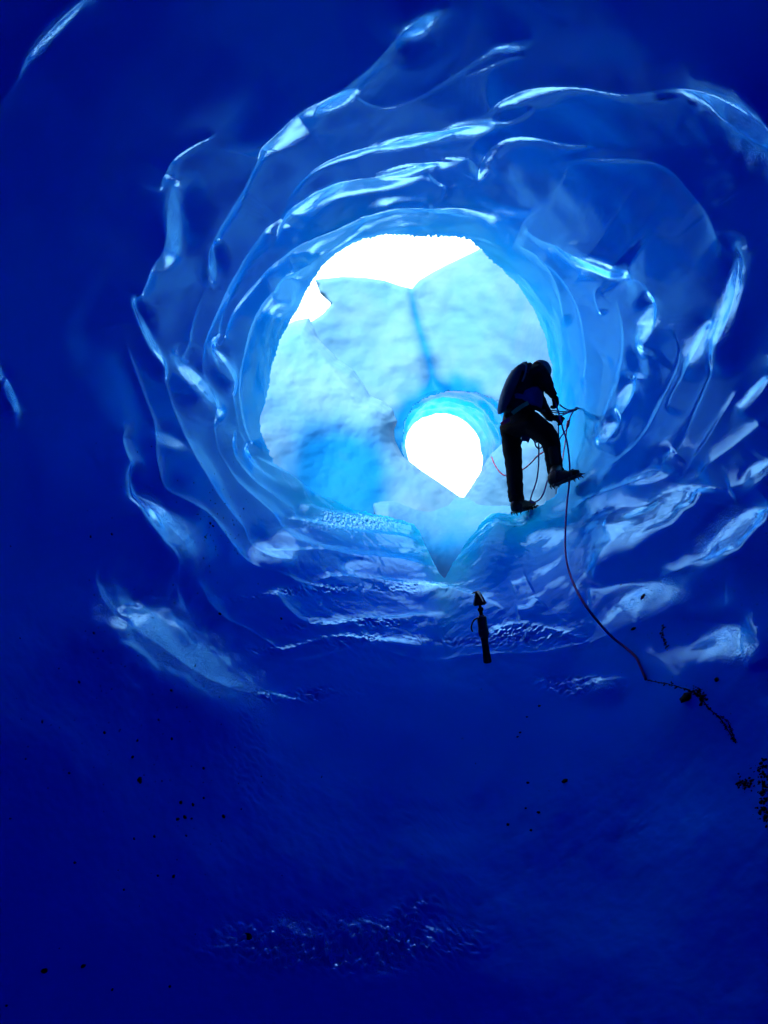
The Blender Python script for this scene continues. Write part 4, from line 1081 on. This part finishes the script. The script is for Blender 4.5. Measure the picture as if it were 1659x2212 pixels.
# the dirty seam along the ledge, lower right, and its dark crusts
def seam(path, n, spread, rr, name, label, seed, base=0):
    P = catmull(path, 10); rs = random.Random(seed); bm = bmesh.new()
    if base:
        q = [on_tunnel(*p)[0] for p in P]; dd = depth_of(q[0]) / FPX
        tube(bm, q, [max(0.3, base * (0.6 + 0.8 * rs.random())) * dd for _ in q], 6)
    for k in range(n):
        t = rs.random() ** 0.9; q = P[int(t * (len(P) - 1))]
        x, y = q[0] + rs.gauss(0, spread) * rs.random(), q[1] + rs.gauss(0, spread) * rs.random()
        p, nn = on_tunnel(x, y); r = rs.uniform(*rr) * rs.random() * depth_of(p) / FPX + 0.0008
        lump(bm, p - nn * (0.4 * r), r, nn, rs.uniform(0.8, 2.6), seed * 100 + k, 1)
    o = obj_bm(name, bm, M_SILT); tag(o, label, 'dirt', kind='stuff')
seam([(1398,1468),(1420,1473),(1441,1476),(1462,1482),(1488,1490),(1508,1500),(1520,1516),(1537,1535),(1552,1548),(1565,1566),(1580,1590),(1588,1603)], 170, 3.0, (1.2, 3.6), 'dirt_seam', 'dark dirt seam along the ledge from the rope end to the right edge', 11, 1.2)
seam([(1500,1488),(1510,1494),(1522,1508)], 80, 9.0, (2.0, 6), 'dirt_crust', 'clotted dark dirt at the top of the ledge seam', 12)
seam([(1556,1545),(1572,1560),(1580,1580),(1588,1600)], 120, 2.5, (1.0, 3), 'dirt_crust', 'thin dark dirt loop beside the ledge seam', 13, .8)
seam([(1432,1350),(1430,1368),(1435,1385),(1440,1398)], 120, 2.4, (1.0, 4), 'dirt_streak', 'vertical dark dirt streak on the right wall above the seam', 14)
seam([(1645,1640),(1640,1668),(1652,1700),(1648,1740),(1655,1770)], 260, 16, (1.5, 6), 'dirt_crust', 'dark dirt crust at the right edge of the picture', 15)
seam([(1598,1682),(1606,1694),(1612,1684)], 90, 12, (2.0, 5), 'dirt_crust', 'dark dirt blot left of the crust at the right edge', 16)
EXPOSURE = 3.5
# ------------------------------------------------------------------ daylight, camera
SUN_EL, SUN_AZ = math.radians(58), math.radians(200)     # azimuth clockwise from +Y
w = bpy.data.worlds.new('World'); SC.world = w; w.use_nodes = True
nt = w.node_tree; bg = nt.nodes['Background']
sky = nt.nodes.new('ShaderNodeTexSky'); sky.sky_type = 'NISHITA'; sky.sun_disc = False
sky.sun_elevation = SUN_EL; sky.sun_rotation = SUN_AZ; sky.air_density = 1.0; sky.dust_density = 1.0; sky.ozone_density = 0.6
hs = nt.nodes.new('ShaderNodeHueSaturation'); hs.inputs['Saturation'].default_value = 0.7   # thin bright cloud
nt.links.new(sky.outputs['Color'], hs.inputs['Color']); nt.links.new(hs.outputs['Color'], bg.inputs['Color'])
bg.inputs['Strength'].default_value = 0.15
sl = bpy.data.lights.new('sun', 'SUN'); sl.energy = 0.6; sl.angle = math.radians(12); sl.color = (1, 0.96, 0.9)
so = bpy.data.objects.new('sun', sl); COL.objects.link(so)
sd = Vector((math.sin(SUN_AZ) * math.cos(SUN_EL), math.cos(SUN_AZ) * math.cos(SUN_EL), math.sin(SUN_EL)))
so.rotation_euler = sd.to_track_quat('Z', 'Y').to_euler()
so.location = sd * 60

cd = bpy.data.cameras.new('camera'); co = bpy.data.objects.new('camera', cd); COL.objects.link(co)
cd.sensor_fit = 'VERTICAL'; cd.sensor_height = 24.0; cd.lens = 24.0 * FPX / 2212.0
cd.clip_start = 0.05; cd.clip_end = 2000
co.location = CAM
co.rotation_euler = (math.pi / 2 + PITCH, 0, 0)
SC.camera = co
SC.view_settings.view_transform = 'Standard'; SC.view_settings.look = 'None'
SC.view_settings.exposure = EXPOSURE; SC.view_settings.gamma = 1
SC.render.engine = 'CYCLES'
cy = SC.cycles
cy.max_bounces = 18; cy.diffuse_bounces = 12; cy.glossy_bounces = 6
cy.use_denoising = True
cy.sample_clamp_indirect = 0
cy.use_adaptive_sampling = True; cy.adaptive_threshold = 0.03
